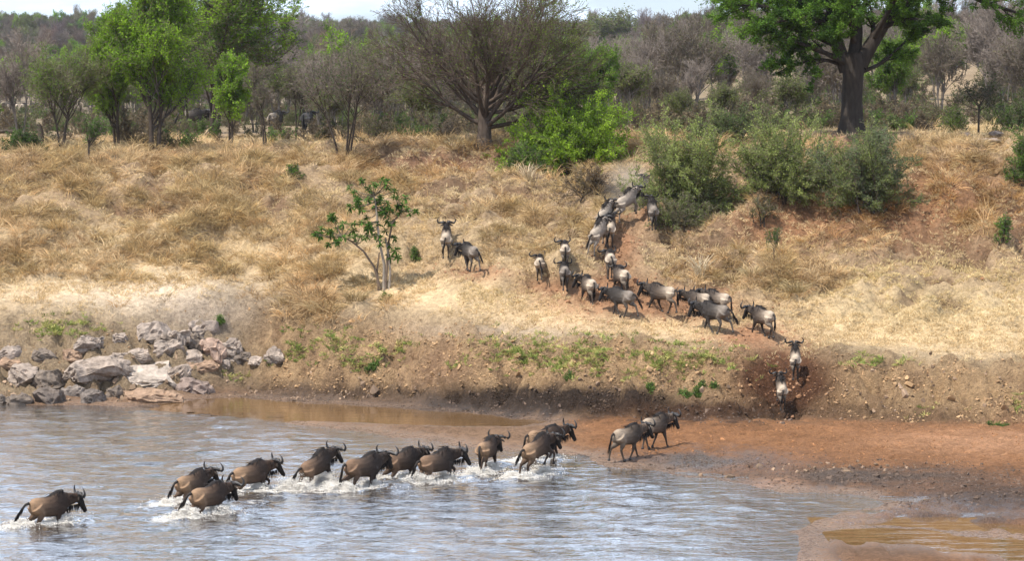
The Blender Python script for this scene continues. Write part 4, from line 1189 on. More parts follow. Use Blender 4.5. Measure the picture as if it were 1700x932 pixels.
# ------------------------------------------------------------------ trees and shrubs
def grow(seed, levels, starts, env=None):
    """branch polylines. starts: list of (pos, dir, length, radius); levels[i]: dict(seg, wan, trop, n, ang, len, rr, t0, tap)"""
    R = random.Random(seed); g = R.gauss
    out = []
    stack = [(p, d, ln, r, 0) for p, d, ln, r in starts]
    while stack:
        p, d, ln, r, lv = stack.pop()
        S = levels[lv]; k = S['seg']; pts = [p]; x, y, z = p; dx, dy, dz = d
        st = ln / k; stop = False
        for i in range(k):
            w = S['wan']; dx += g(0, w); dy += g(0, w); dz += g(0, w) + S['trop']
            m = math.sqrt(dx * dx + dy * dy + dz * dz) or 1; dx /= m; dy /= m; dz /= m
            x += dx * st; y += dy * st; z += dz * st
            if env and lv > 0 and not env(x, y, z): stop = True
            pts.append((x, y, z))
            if stop: break
        tp = S.get('tap', .45); n = len(pts)
        rad = [r * (1 - (1 - tp) * i / max(1, n - 1)) for i in range(n)]
        out.append((lv, pts, rad))
        if lv + 1 < len(levels):
            C = levels[lv + 1]; nc = C['n']
            nc = max(1, int(nc * (n - 1) / k + R.random() * .99)) if nc > 1 else nc
            for c in range(nc):
                t = C['t0'] + (1 - C['t0']) * (c + R.random()) / nc
                f = t * (n - 1); i = min(int(f), n - 2); f -= i
                a, b = pts[i], pts[i + 1]
                q = tuple(a[j] * (1 - f) + b[j] * f for j in range(3))
                ex, ey, ez = (b[j] - a[j] for j in range(3)); m = math.sqrt(ex * ex + ey * ey + ez * ez) or 1; ex /= m; ey /= m; ez /= m
                # random perpendicular
                ux, uy, uz = g(0, 1), g(0, 1), g(0, 1) * C.get('flat', 1.0); dp = ux * ex + uy * ey + uz * ez
                ux -= dp * ex; uy -= dp * ey; uz -= dp * ez; m = math.sqrt(ux * ux + uy * uy + uz * uz) or 1
                an = math.radians(max(8, g(*C['ang']))); ca, sa = math.cos(an), math.sin(an) / m
                stack.append((q, (ex * ca + ux * sa, ey * ca + uy * sa, ez * ca + uz * sa), ln * R.uniform(*C['len']) * (1.15 - .45 * t), max(.006, (rad[i]) * C['rr']), lv + 1))
    return out

def branch_meshes(br, split, col, twig_col, name, sides=(9, 7, 5, 3, 3, 3), twig_min=.007, bark=None):
    G = Geo(); P0 = []; P1 = []; R0 = []; R1 = []
    for lv, pts, rad in br:
        if lv < split:
            pp = np.array(pts); rr = np.array(rad)
            if lv == 0 and len(pp) > 2:
                rr = rr.copy(); rr[0] *= 1.35
                pp = pp.copy(); pp[0, 2] -= .25
            V, F4, F3 = tube(pp, rr, sides[lv], True, None, (.3, 1, .1))
            V = V + (fbm(V[:, 0] * 3 + V[:, 1] * 2, V[:, 2] * 1.5 + V[:, 1], 5, 2)[:, None] - .5) * rr.max() * .25
            G.add(V, F4, np.array(col)); G.add(np.zeros((0, 3)), np.zeros((0, 3), int), np.array(col)) if False else None
        else:
            for i in range(len(pts) - 1):
                P0.append(pts[i]); P1.append(pts[i + 1]); R0.append(max(rad[i], twig_min)); R1.append(max(rad[i + 1], twig_min))
    trunk = G.mesh('trunk') if G.n else None
    if trunk: trunk.materials.append(M_bark)
    tw = None
    if P0:
        V, F = prisms(P0, P1, R0, R1, 3)
        rs = np.random.default_rng(3); c = np.repeat(np.array(twig_col)[None] * rs.uniform(.7, 1.3, (len(P0), 1)), 6, 0)
        tw = mesh_from('branches', V, F, c, True)
    return trunk, tw

def leaf_pts(br, lmin, per_m, jit, rs, keep=None):
    A = []; B = []
    for lv, pts, rad in br:
        if lv >= lmin:
            for i in range(len(pts) - 1): A.append(pts[i]); B.append(pts[i + 1])
    A = np.array(A); B = np.array(B); ln = np.linalg.norm(B - A, axis=1)
    n = rs.poisson(ln * per_m); i = np.repeat(np.arange(len(A)), n)
    if keep is not None:
        kk = keep(A[i]); i = i[rs.uniform(0, 1, len(i)) < kk]
    t = rs.uniform(0, 1, len(i))[:, None]
    return A[i] * (1 - t) + B[i] * t + rs.normal(0, jit, (len(i), 3)), unit(B - A)[i]

def leaves_mesh(P, D, size, rs, col, col2=None, aspect=.45, flat=.6, follow=.5, clump=1.2, name='crown', yellow=None):
    n = len(P)
    N = unit(rs.normal(size=(n, 3)) * np.array([[1, 1, .8]]) + np.array([[0, 0, flat * 1.4]]))
    T = rs.normal(size=(n, 3)) + D * follow * 2
    T = unit(T - N * (T * N).sum(1, keepdims=True)); S = np.cross(N, T)
    L_ = size * rs.uniform(.6, 1.4, (n, 1)); W = L_ * aspect
    V = np.stack([P - T * L_ * .5, P + S * W * .5, P + T * L_ * .5, P - S * W * .5], 1).reshape(-1, 3)
    F = np.arange(n * 4).reshape(n, 4)
    k = fbm(P[:, 0] * clump + P[:, 2] * .7, P[:, 1] * clump + P[:, 2] * clump, 17, 2)
    col = np.array(col); col2 = col * .7 if col2 is None else np.array(col2)
    w = np.clip(sstep(.35, .65, k) + rs.normal(0, .18, n), 0, 1)[:, None]
    c = (col * w + col2 * (1 - w)) * rs.uniform(.75, 1.25, (n, 1))
    return mesh_from(name, V, F, np.repeat(c, 4, 0), False)

BARK, BARKG = (.062, .048, .038), (.13, .112, .098)
TWIG, TWIGR = (.165, .134, .106), (.225, .185, .155)
G1, G1b = (.235, .385, .03), (.13, .23, .022)       # fresh green
G2, G2b = (.125, .20, .045), (.07, .12, .03)        # mid green
G3, G3b = (.165, .20, .055), (.10, .12, .04)          # olive
G4, G4b = (.17, .27, .04), (.09, .16, .028)          # yellow green

def tree_model(seed, h, w, stems=1, lean=.15, trunk_r=.14, trunk_frac=.3, limbs=7, sub=7, twig=7, twig2=0, up=.05, ang=(38, 12), leaf=None, bark=BARK, twc=TWIG, tmin=.007, fork_t0=.55, low=0.0):
    """h height, w crown width"""
    R = random.Random(seed); st = []
    for s in range(stems):
        a = R.uniform(0, 6.28); l = lean * (1 + .5 * R.random()) * (1 if stems > 1 else .6)
        d = Vector((math.cos(a) * l, math.sin(a) * l, 1)).normalized()
        r0 = .12 * stems ** .5 if stems > 1 else 0
        st.append(((math.cos(a) * r0, math.sin(a) * r0, 0), tuple(d), h * (trunk_frac if stems == 1 else trunk_frac * R.uniform(.8, 1.2)), trunk_r * R.uniform(.75, 1.1)))
    cz, rz = h * (.5 + low * .5), h * .52
    def env(x, y, z):
        return (x * x + y * y) / (w * w * .27) + ((z - cz) / rz) ** 2 < 1.15
    ratio = (1 - trunk_frac) / trunk_frac
    lv = [dict(seg=5, wan=.05, trop=.02, tap=.75),
          dict(n=limbs, t0=fork_t0, ang=ang, len=(ratio * .6, ratio * .95), rr=.55, seg=6, wan=.08, trop=up, tap=.3),
          dict(n=sub, t0=.25, ang=(36, 12), len=(.32, .55), rr=.5, seg=4, wan=.10, trop=up * .8, tap=.3),
          dict(n=twig, t0=.2, ang=(38, 14), len=(.4, .65), rr=.5, seg=3, wan=.12, trop=up * .5, tap=.4)]
    if twig2: lv.append(dict(n=twig2, t0=.2, ang=(36, 14), len=(.45, .75), rr=.6, seg=2, wan=.14, trop=.0, tap=.5))
    br = grow(seed, lv, st, env)
    tr, tw = branch_meshes(br, 2, bark, twc, 'tree', twig_min=tmin)
    if tw: tw.materials.append(M_twig)
    lf = None
    if leaf:
        rs = np.random.default_rng(seed); c1, c2, per_m, size, jit = leaf[:5]
        keep = leaf[5] if len(leaf) > 5 else None
        P, D = leaf_pts(br, 3, per_m, jit, rs, keep)
        lf = leaves_mesh(P, D, size, rs, c1, c2); lf.materials.append(M_leaf)
    return tr, tw, lf

def tree(name, model, loc, label, cat, group=None, s=1.0, rz=0.0, sz=None):
    t = empty(name, loc, rz); t.scale = (s, s, s if sz is None else sz); tag(t, label, cat, group)
    tr, tw, lf = model
    if tr: obj('trunk', tr, None, t)
    if tw: obj('branches', tw, None, t)
    if lf: obj('crown', lf, None, t)
    return t

half = lambda z0, z1, a, b: (lambda P: a + (b - a) * sstep(z0, z1, P[:, 2]))
def green_side(x0, x1, z0, z1):
    return lambda P: np.clip(sstep(x0, x1, P[:, 0]) * .9 + .12 + .25 * sstep(z0, z1, P[:, 2]), 0, 1)
MOD = {
 'tall_green':  tree_model(1, 8.8, 6.4, 2, .07, .095, .66, 26, 9, 8, 2, .085, (38, 14), (G1, G1b, 24, .10, .045), low=.0, fork_t0=.10),
 'tall_green2': tree_model(2, 9.2, 5.8, 3, .10, .085, .60, 14, 8, 7, 3, .07, (30, 11), (G1, G2b, 17, .10, .045, half(1.5, 6.5, .16, 1)), fork_t0=.22),
 'small_green': tree_model(3, 5.0, 3.6, 2, .07, .05, .62, 14, 8, 7, 2, .06, (38, 14), (G1, G1b, 26, .09, .04), fork_t0=.2),
 'olive_vase':  tree_model(4, 6.0, 5.2, 2, .12, .065, .40, 12, 8, 7, 3, .06, (34, 10), (G3, G1b, 15, .09, .045, half(2, 5.5, .35, 1)), fork_t0=.5),
 'thin_bare':   tree_model(5, 5.4, 2.5, 2, .05, .05, .66, 11, 8, 6, 2, .06, (28, 10), (G3, G3b, 2.5, .09, .06)),
 'multi_bare':  tree_model(6, 6.2, 4.8, 4, .16, .05, .46, 7, 8, 6, 2, .035, (28, 10), (G3, G2b, 2.6, .09, .06)),
 'sapling':     tree_model(7, 2.7, 1.9, 1, .05, .05, .34, 7, 7, 6, 0, .03, (42, 12), (G2, G2b, 22, .10, .06)),
 'dark_sapling':tree_model(8, 3.6, 2.5, 1, .02, .06, .36, 10, 8, 6, 2, .03, (58, 14), ((.09, .11, .045), (.05, .065, .03), 9, .09, .06), fork_t0=.75),
 'bg_bare':     tree_model(9, 6.5, 5.6, 3, .15, .07, .40, 9, 7, 7, 2, .05, (36, 12), None, BARKG, TWIGR, .011),
 'bg_bare2':    tree_model(10, 5.6, 5.4, 4, .2, .06, .36, 8, 7, 7, 2, .04, (36, 12), ((.16, .15, .07), (.1, .1, .05), 1.6, .11, .08), BARKG, TWIG, .011),
 'bg_green':    tree_model(11, 5.6, 5.0, 2, .12, .06, .5, 13, 7, 6, 2, .06, (38, 14), (G1, G2b, 22, .12, .07), BARKG, TWIG, .010),
 'bg_bright':   tree_model(13, 5.8, 5.0, 2, .12, .07, .5, 15, 8, 6, 2, .06, (40, 14), (G4, G4b, 34, .12, .07), BARKG, TWIG, .010),
 'bg_olive':    tree_model(12, 5.2, 4.8, 3, .16, .06, .42, 10, 7, 6, 2, .05, (40, 14), (G3, G3b, 9, .14, .12), BARKG, TWIG, .010),
}
# the large bare fan shaped tree in the middle
def fan_tree():
    R = random.Random(21); st = [((0, 0, 0), (.03, 0, 1), 2.3, .40)]
    def env(x, y, z): return (x / 5.9) ** 2 + (y / 5.4) ** 2 + ((z - 4.2) / 5.2) ** 2 < 1
    lv = [dict(seg=6, wan=.04, trop=.0, tap=.8),
          dict(n=20, t0=.34, ang=(54, 20), len=(2.3, 3.7), rr=.34, seg=9, wan=.07, trop=.045, tap=.22),
          dict(n=11, t0=.18, ang=(30, 10), len=(.35, .62), rr=.5, seg=5, wan=.08, trop=.03, tap=.3),
          dict(n=8, t0=.15, ang=(30, 12), len=(.4, .65), rr=.55, seg=3, wan=.10, trop=.015, tap=.4),
          dict(n=5, t0=.15, ang=(32, 12), len=(.45, .8), rr=.6, seg=2, wan=.12, trop=.0, tap=.5)]
    br = grow(21, lv, st, env)
    tr, tw = branch_meshes(br, 2, (.085, .064, .05), (.115, .085, .066), 'tree', sides=(12, 7, 5, 3, 3), twig_min=.0085)
    tw.materials.append(M_twig)
    rs = np.random.default_rng(22)
    P, D = leaf_pts(br, 3, 5.2, .06, rs, lambda P: np.clip(.30 + .7 * sstep(1.2, 3.8, P[:, 0]) + .2 * sstep(.60, .66, fbm(P[:, 0] * .8 + P[:, 1], P[:, 2] * .8, 4, 2)), 0, 1))
    lf = leaves_mesh(P, D, .10, rs, (.17, .24, .03), (.10, .14, .03)); lf.materials.append(M_leaf)
    return tr, tw, lf
def shade_tree():
    """the thick trunked green tree on the right: two main forks, long level limbs"""
    st = [((0, 0, 0), (.02, 0, 1), 3.1, .72)]
    def path(*p): return p
    br = []
    T = [(0, 0, -.3), (0, 0, .5), (.0, 0, 1.4), (.05, 0, 2.3), (.05, 0, 3.0), (.05, 0, 3.5)]
    br.append((0, T, [.58, .56, .49, .48, .54, .44]))
    limbs = [([( -.25, 0, 2.7), (-.7, -.1, 3.8), (-1.0, 0, 5.2), (-1.2, .2, 6.8), (-1.6, .3, 8.6)], .36), ([(.3, 0, 2.9), (.9, .1, 3.9), (1.6, 0, 5.0), (2.2, -.2, 6.6), (2.4, 0, 8.4)], .40),
             ([(.1, .2, 3.2), (.3, .6, 4.8), (.2, 1.0, 6.4), (.4, 1.2, 8.6)], .33), ([(-.3, -.2, 3.0), (-1.2, -.9, 3.4), (-2.6, -1.4, 3.9), (-4.2, -1.7, 4.5)], .15),
             ([(1.7, 0, 5.2), (3.0, -.3, 6.1), (4.6, -.4, 6.3), (6.0, -.5, 5.7), (7.4, -.4, 5.3)], .20), ([(-.95, 0, 5.0), (-2.4, .4, 5.6), (-4.0, .6, 6.2), (-5.2, .6, 6.4)], .18),
             ([(-.6, -.1, 3.6), (-1.6, -.5, 4.9), (-2.8, -.9, 6.0), (-4.2, -1.2, 7.2)], .17), ([(2.0, -.1, 6.0), (3.4, .5, 7.2), (5.0, .8, 7.8), (6.4, .8, 8.0)], .18),
             ([(.2, .7, 5.0), (-.8, 2.0, 6.0), (-2.0, 3.2, 6.8)], .16), ([(1.2, .1, 4.4), (2.2, 1.4, 5.2), (3.2, 2.8, 5.8)], .16), ([(.0, -.3, 4.0), (-.3, -1.6, 5.0), (-.4, -3.0, 5.6)], .15), ([(1.0, -.2, 4.2), (1.6, -1.4, 5.6), (2.0, -2.8, 6.6)], .14),
             ([(.4, .1, 2.6), (1.4, .3, 3.0), (2.4, .5, 3.9), (3.2, .6, 4.6)], .10), ([(-.7, 0, 3.8), (-2.0, .5, 4.4), (-3.6, .9, 4.9), (-5.0, 1.0, 5.2)], .16), ([(-1.0, 0, 5.0), (-2.2, -.6, 5.2), (-3.8, -1.0, 5.5), (-5.4, -1.1, 5.6)], .15),
             ([(-.9, -.1, 4.6), (-1.8, -1.0, 5.0), (-3.0, -1.8, 5.0), (-4.4, -2.2, 4.6)], .13), ([(1.3, 0, 4.6), (2.4, -.8, 5.0), (3.6, -1.4, 4.9)], .12), ([(-.3, -.3, 4.2), (-.9, -1.5, 4.4), (-1.6, -2.6, 4.2)], .10), ([(-.4, 0, 2.9), (-1.4, -.6, 3.2), (-2.6, -1.0, 3.0), (-3.5, -1.2, 2.6)], .10), ([(2.1, 0, 6.2), (3.6, -.8, 6.8), (5.4, -1.0, 6.9), (7.0, -.8, 6.6)], .15)]
    allb = list(br)
    for i, (pts, r) in enumerate(limbs):
        pp = np.array(pts, float); t = np.linspace(0, len(pp) - 1, 9)
        q = np.stack([np.interp(t, range(len(pp)), pp[:, k]) for k in range(3)], 1)
        rr = r * np.linspace(1, .28, 9)
        allb.append((1, [tuple(x) for x in q], list(rr)))
        ln = float(np.linalg.norm(np.diff(q, axis=0), axis=1).sum())
        S = [dict(seg=1, wan=0, trop=0), dict(n=10, t0=.22, ang=(48, 14), len=(.9, 1.7), rr=.5, seg=5, wan=.09, trop=.015, tap=.3, flat=.55),
             dict(n=7, t0=.2, ang=(40, 14), len=(.35, .6), rr=.5, seg=3, wan=.1, trop=.0, tap=.4, flat=.5), dict(n=5, t0=.15, ang=(38, 14), len=(.4, .7), rr=.6, seg=2, wan=.12, trop=-.02, tap=.5, flat=.6)]
        for k in range(9):
            f = .3 + .7 * (k + .5) / 9; a = q[min(int(f * 8), 7)]; b_ = q[min(int(f * 8) + 1, 8)]
            sub = grow(3000 + i * 50 + k, S[1:], [(tuple(a), tuple(unit(unit(b_ - a) * .7 + np.random.default_rng(i * 31 + k).normal(0, .55, 3) * np.array([1, 1, .5]))), ln * random.Random(i * 7 + k).uniform(.22, .42), rr[min(int(f * 8), 7)] * .5)])
            allb += [(lv + 2, p, r2) for lv, p, r2 in sub]
    tr, tw = branch_meshes(allb, 2, (.042, .034, .028), (.05, .04, .033), 'tree', sides=(16, 9, 6, 3, 3), twig_min=.009)
    tw.materials.append(M_twig); rs = np.random.default_rng(33)
    P, D = leaf_pts(allb, 3, 50, .055, rs)
    ok = ~((P[:, 2] < 1.7)); P, D = P[ok], D[ok]
    lf = leaves_mesh(P, D, .115, rs, (.125, .23, .028), (.06, .12, .02), flat=.9); lf.materials.append(M_leaf)
    return tr, tw, lf

def base(px, py): return hit(px, py)
LEFTG = 'trees along the top of the bank'
def plant(name, key, px, py, label, cat='tree', h=None, rz=0.0, group=None, D=None, wx=1.0, model=None):
    """stand a tree so that its top reaches photo row h when seen from the river"""
    p = on(px, D) if D else hit(px, py, 118)
    m = model or MOD[key]
    s = 1.0
    if h is not None:
        Hm = max(max((v.co.z for v in me.vertices), default=0) for me in m if me)
        _, sz = ray(px, h); s = (CAM_H + p.y * float(sz) - p.z) / Hm
    t = tree(name, m, p, label, cat, group, s, rz)
    t.scale = (s * wx, s * wx, s)
    return t
_dim = {}
plant('acacia_tree', 'olive_vase', 100, 250, 'broad vase shaped tree with thin olive foliage near the left edge', h=58, rz=.4, group=LEFTG, wx=1.1)
plant('acacia_tree', 'tall_green', 258, 247, 'tallest dense bright green tree at the left, foliage down to its base', h=-60, rz=.2, group=LEFTG, wx=1.0)
plant('acacia_tree', 'tall_green', 195, 240, 'bright green tree leaning out on the left side of the tallest dense one', h=-5, rz=2.3, group=LEFTG, wx=.75)
plant('acacia_tree', 'tall_green2', 345, 228, 'tall open crowned tree with twin dark trunks right of the dense green one', h=-80, rz=1.4, group=LEFTG, wx=1.45)
plant('acacia_tree', 'tall_green2', 312, 222, 'dark trunked tree standing behind the dense green one', h=-60, rz=3.9, group=LEFTG, wx=.85)
plant('acacia_tree', 'small_green', 386, 240, 'light green young tree with fine foliage in front of the twin trunked one', h=78, rz=.9, group=LEFTG)
plant('bare_tree', 'thin_bare', 441, 242, 'thin brown bare tree, first right of the light green young tree', h=100, rz=.3, group=LEFTG)
plant('bare_tree', 'thin_bare', 487, 233, 'thin brown bare tree with paired stems beside the standing wildebeest', h=105, rz=2.2, group=LEFTG)
plant('bare_tree', 'multi_bare', 571, 263, 'leafless multi stemmed tree growing at the bank edge', h=62, rz=.5, group=LEFTG, wx=1.0)
plant('sapling', 'sapling', 148, 267, 'small thin green sapling at the bank edge on the left', 'sapling', h=188, rz=0)
FAN = fan_tree()
t = plant('bare_tree', None, 803, 240, 'huge bare fan shaped tree with dark trunk in the middle', h=-62, rz=.0, group=LEFTG, model=FAN, wx=1.08)
SHADE = shade_tree()
p = hit(1414, 216, 118); tree('shade_tree', SHADE, p, 'large green shade tree with thick grey trunk and forked limbs on the right', 'tree', LEFTG, ppm(130) / ppm(p.y) * 1.03, 0.0).scale = (1.0, 1.0, 1.02)
plant('sapling', 'dark_sapling', 1625, 223, 'dark umbrella shaped sapling with one thin stem, right of the shade tree', 'sapling', h=112, rz=.3)
plant('acacia_tree', 'bg_bright', 1012, 225, 'bright green slender tree behind the bright green bush', h=62, rz=2.0, D=146, wx=.8)
plant('acacia_tree', 'bg_bright', 1490, 205, 'bright yellow green tree close behind the shade tree trunk', h=48, rz=.4, D=150, wx=.85)
plant('acacia_tree', 'bg_olive', 1310, 215, 'sparse olive multi stemmed tree left of the shade tree', h=112, rz=.4, D=142, wx=1.0)
plant('acacia_tree', 'bg_olive', 1205, 215, 'pale olive bushy tree behind the grey green bushes', h=128, rz=2.4, D=146, wx=1.1)
plant('acacia_tree', 'bg_olive', 1125, 215, 'small olive tree between the bright green and grey green bushes', h=140, rz=4.4, D=148)
plant('bare_tree', 'bg_bare', 1075, 200, 'rounded purplish bare tree with dark fork, right of the slender green tree', h=44, rz=1.0, D=185)
plant('bare_tree', 'bg_bare2', 1185, 190, 'rounded grey bare tree left of the shade tree crown', h=48, rz=2.0, D=215)
plant('bare_tree', 'bg_bare', 1245, 185, 'grey bare tree partly behind the left edge of the shade tree crown', h=40, rz=3.0, D=205)
plant('bare_tree', 'bg_bare2', 1560, 190, 'grey brown bare tree left of the distant wildebeest at the right', h=40, rz=4.0, D=190, wx=.8)
plant('bare_tree', 'bg_bare', 1665, 190, 'grey brown bare tree near the right edge of the picture', h=20, rz=5.0, D=180)
plant('bare_tree', 'bg_bare2', 1715, 190, 'bare tree cut by the right edge', h=30, rz=.7, D=170)
plant('acacia_tree', 'bg_green', 30, 230, 'hazy green tree cut by the left edge', h=82, rz=.9, D=235, wx=1.2)
plant('acacia_tree', 'bg_olive', 180, 230, 'brownish olive tree just left of the dense green tree', h=100, rz=.9, D=190, wx=1.2)
plant('bare_tree', 'bg_bare2', 640, 215, 'grey bare spreading tree between the multi stemmed and the fan shaped trees', h=70, rz=.9, D=158)
plant('acacia_tree', 'bg_olive', 690, 215, 'low olive tree under the left side of the fan shaped tree', h=120, rz=.2, D=150)
plant('bare_tree', 'bg_bare', 530, 215, 'brown bare tree behind the standing dark wildebeest', h=85, rz=1.9, D=185)
plant('acacia_tree', 'bg_olive', 900, 215, 'olive tree under the right side of the fan shaped tree', h=95, rz=3.2, D=150)
plant('acacia_tree', 'bg_bright', 955, 215, 'fresh green tree behind the right side of the fan shaped tree', h=70, rz=3.2, D=152)

def shrub_model(seed, w, h, stems, c1, c2, leaf=.085, per_m=34, up=.0, droop=-.03, twc=TWIG, ang=(58, 22), dens=1.0):
    R = random.Random(seed); st = []
    for i in range(stems):
        a = R.uniform(0, 6.28); l = math.tan(math.radians(min(78, abs(R.gauss(0, ang[0])) + 4)))
        d = Vector((math.cos(a) * l * w / h * .6, math.sin(a) * l * .7, 1)).normalized()
        reach = 1 / math.sqrt((d.x / (w * .5)) ** 2 + (d.y / (w * .42)) ** 2 + (d.z / h) ** 2)
        st.append(((R.gauss(0, w * .07), R.gauss(0, w * .05), -.15), tuple(d), reach * R.uniform(.62, 1.02), .03 * R.uniform(.6, 1.2)))
    lv = [dict(seg=6, wan=.10, trop=droop + .02, tap=.3), dict(n=9, t0=.2, ang=(38, 14), len=(.22, .42), rr=.5, seg=4, wan=.12, trop=up, tap=.4), dict(n=6, t0=.1, ang=(40, 14), len=(.35, .65), rr=.6, seg=3, wan=.14, trop=droop, tap=.5)]
    br = grow(seed, lv, st)
    tr, tw = branch_meshes(br, 1, BARK, twc, 'shrub', sides=(5, 3, 3), twig_min=.006)
    tw.materials.append(M_twig); rs = np.random.default_rng(seed)
    P, D = leaf_pts(br, 1, per_m * dens, .05, rs)
    lf = leaves_mesh(P, D, leaf, rs, c1, c2, .42, .4, 1.2, 1.8, 'foliage'); lf.materials.append(M_leaf)
    return tr, tw, lf
def shrub(name, model, loc, label, group=None, s=1.0, rz=0.0):
    t = empty(name, loc, rz); t.scale = (s,) * 3; tag(t, label, 'bush', group); tr, tw, lf = model
    obj('stem', tr, None, t); obj('branches', tw, None, t); obj('foliage', lf, None, t)
    return t
GG, GGb = (.29, .34, .10), (.18, .215, .065)
BG = 'bushes on the bank edge'
def bush_at(px, py, w_px, h_px, seed, stems, c1, c2, label, **k):
    p = hit(px, py); s = ppm(p.y)
    return shrub('bush', shrub_model(seed, w_px / s, h_px / s, stems, c1, c2, **k), p, label, BG)
bush_at(1145, 350, 215, 165, 61, 64, GG, GGb, 'grey green feathery bush beside the top of the animal path', leaf=.09, per_m=30)
bush_at(1128, 375, 110, 70, 62, 26, (.15, .15, .075), GGb, 'dull olive lower bush under the feathery one, twigs mixed in', leaf=.08, per_m=20)
bush_at(1302, 325, 230, 140, 63, 66, GG, GGb, 'middle grey green bush of the row on the bank edge', leaf=.09, per_m=30)
bush_at(1442, 340, 205, 125, 64, 58, (.14, .175, .085), GGb, 'grey green bush at the right end of the row, below the shade tree', leaf=.09, per_m=30)
bush_at(1215, 245, 170, 66, 71, 34, (.13, .17, .06), (.08, .11, .04), 'olive green bush behind the grey green row', leaf=.10, per_m=24)
bush_at(1450, 262, 110, 70, 65, 24, GG, (.09, .12, .06), 'thin grey green bush in front of the shade tree trunk', leaf=.085, per_m=20)
bush_at(942, 288, 225, 140, 66, 90, (.30, .45, .04), (.18, .28, .03), 'large bright green bush left of the animal path', leaf=.11, per_m=30, up=.02)
bush_at(880, 285, 90, 50, 67, 24, (.14, .22, .04), (.085, .14, .03), 'low bright green spray at the left foot of the large bright bush', leaf=.10, per_m=24)
bush_at(975, 322, 120, 50, 68, 30, (.25, .19, .09), (.15, .10, .055), 'dry brown bush below the large bright green one', leaf=.08, per_m=16)
bush_at(1700, 300, 90, 110, 69, 26, (.12, .20, .035), (.07, .12, .025), 'green bush cut by the right edge on the slope', leaf=.10, per_m=22)
bush_at(1660, 400, 50, 62, 70, 12, (.13, .22, .04), (.08, .14, .03), 'small bright green bush on the red slope near the right edge', leaf=.10, per_m=20)
bush_at(1260, 372, 60, 60, 72, 14, (.17, .18, .07), (.11, .11, .05), 'small olive shrub below the middle grey green bush', leaf=.075, per_m=16)
bush_at(40, 252, 110, 45, 73, 24, (.10, .17, .04), (.06, .10, .03), 'dark green bush under the fallen trunk at the left edge', leaf=.10, per_m=24)
for i, (px, py, w, h, lb) in enumerate(((487, 295, 36, 24, 'small green tuft shrub on the bank crest left of the multi stemmed tree'), (1580, 222, 90, 50, 'low green shrub left of the dark sapling'), (1680, 222, 110, 70, 'dark green shrub at the top right edge'),
                                   (1240, 205, 70, 40, 'brown green undergrowth shrub right of the pale olive tree'), (1350, 210, 90, 45, 'olive undergrowth shrub left of the thick trunk'), (1500, 215, 110, 48, 'reddish brown undergrowth shrub right of the thick trunk'), (740, 232, 90, 45, 'brown twiggy shrub left of the dark trunk of the fan shaped tree'), (620, 232, 90, 50, 'brown olive shrub right of the multi stemmed tree'), (860, 232, 70, 50, 'twiggy dark shrub right of the trunk of the fan shaped tree'))):
    c = [(.12, .2, .035), (.13, .19, .04), (.08, .13, .03), (.15, .15, .06), (.13, .16, .055), (.17, .12, .07), (.13, .105, .07), (.14, .14, .06), (.10, .105, .055)][i]
    bush_at(px, py, w, h, 80 + i, 18, c, tuple(x * .6 for x in c), lb, leaf=.09, per_m=(16, 20, 22, 14, 16, 9, 6, 10, 8)[i])
# small plants on the eroded bank
for i, (px, py, w, h, lb) in enumerate(((1138, 662, 26, 26, 'dark green leafy plant low on the bank, left of two side by side'), (1161, 655, 22, 28, 'dark green leafy plant low on the bank, right of two side by side'), (1082, 652, 20, 18, 'small green plant low on the bank left of the dark pair'),
                                   (946, 626, 26, 20, 'bushy green plant on the bank face below the middle of the herd'), (620, 610, 22, 16, 'bright green plant on the bank below the leafy tree'), (1185, 642, 14, 12, 'tiny green plant just right of the dark pair'), (365, 540, 18, 14, 'small green plant behind the rock heap'), (1660, 708, 40, 16, 'low green plant at the bank foot near the right edge'), (686, 434, 26, 26, 'pale green spiky plant right of the leafy tree'), (642, 495, 26, 14, 'green spiky plant under the pale trunk of the leafy tree'))):
    p = hit(px, py); s = ppm(p.y)
    m = shrub_model(120 + i, w / s, h / s, 9, (.12, .19, .045), (.07, .115, .03), leaf=.075, per_m=60)
    t = shrub('leafy_plant', m, p, lb, 'plants on the bank'); t['category'] = 'plant'

# the leafy small tree on the slope: rosettes of long leaves at the ends of bent stems
p = hit(637, 482); S_ = ppm(p.y)
lt = empty('leafy_tree', p); tag(lt, 'small tree with dark green leaf rosettes leaning over the dry slope', 'tree')
def q3(px, py, dy): return np.array([(px - 637) / S_, dy, (482 - py) / S_])
ROS = [(600, 300), (622, 305), (645, 312), (578, 312), (590, 330), (612, 332), (632, 326), (655, 318), (582, 345), (600, 350), (622, 345), (642, 338), (660, 342), (676, 346), (692, 350), (665, 352),
       (640, 358), (535, 378), (548, 392), (560, 380), (572, 395), (545, 408), (585, 385), (600, 372), (612, 382), (628, 372), (640, 384), (652, 372), (560, 402), (530, 392), (590, 400), (655, 396), (622, 392), (640, 402), (600, 392), (570, 372), (648, 428), (635, 350), (608, 362), (615, 318), (635, 300), (668, 340), (555, 365), (646, 408)]
rs = np.random.default_rng(91); G = Geo()
stems = [[(637, 482), (638, 440), (632, 410), (628, 380), (625, 345), (620, 318)], [(632, 478), (622, 445), (604, 418), (585, 402), (562, 390)], [(640, 480), (643, 440), (645, 405), (652, 370), (668, 352), (688, 350)], [(628, 480), (626, 450), (630, 420)], [(646, 482), (648, 450), (644, 420), (640, 395)]]
ends = []
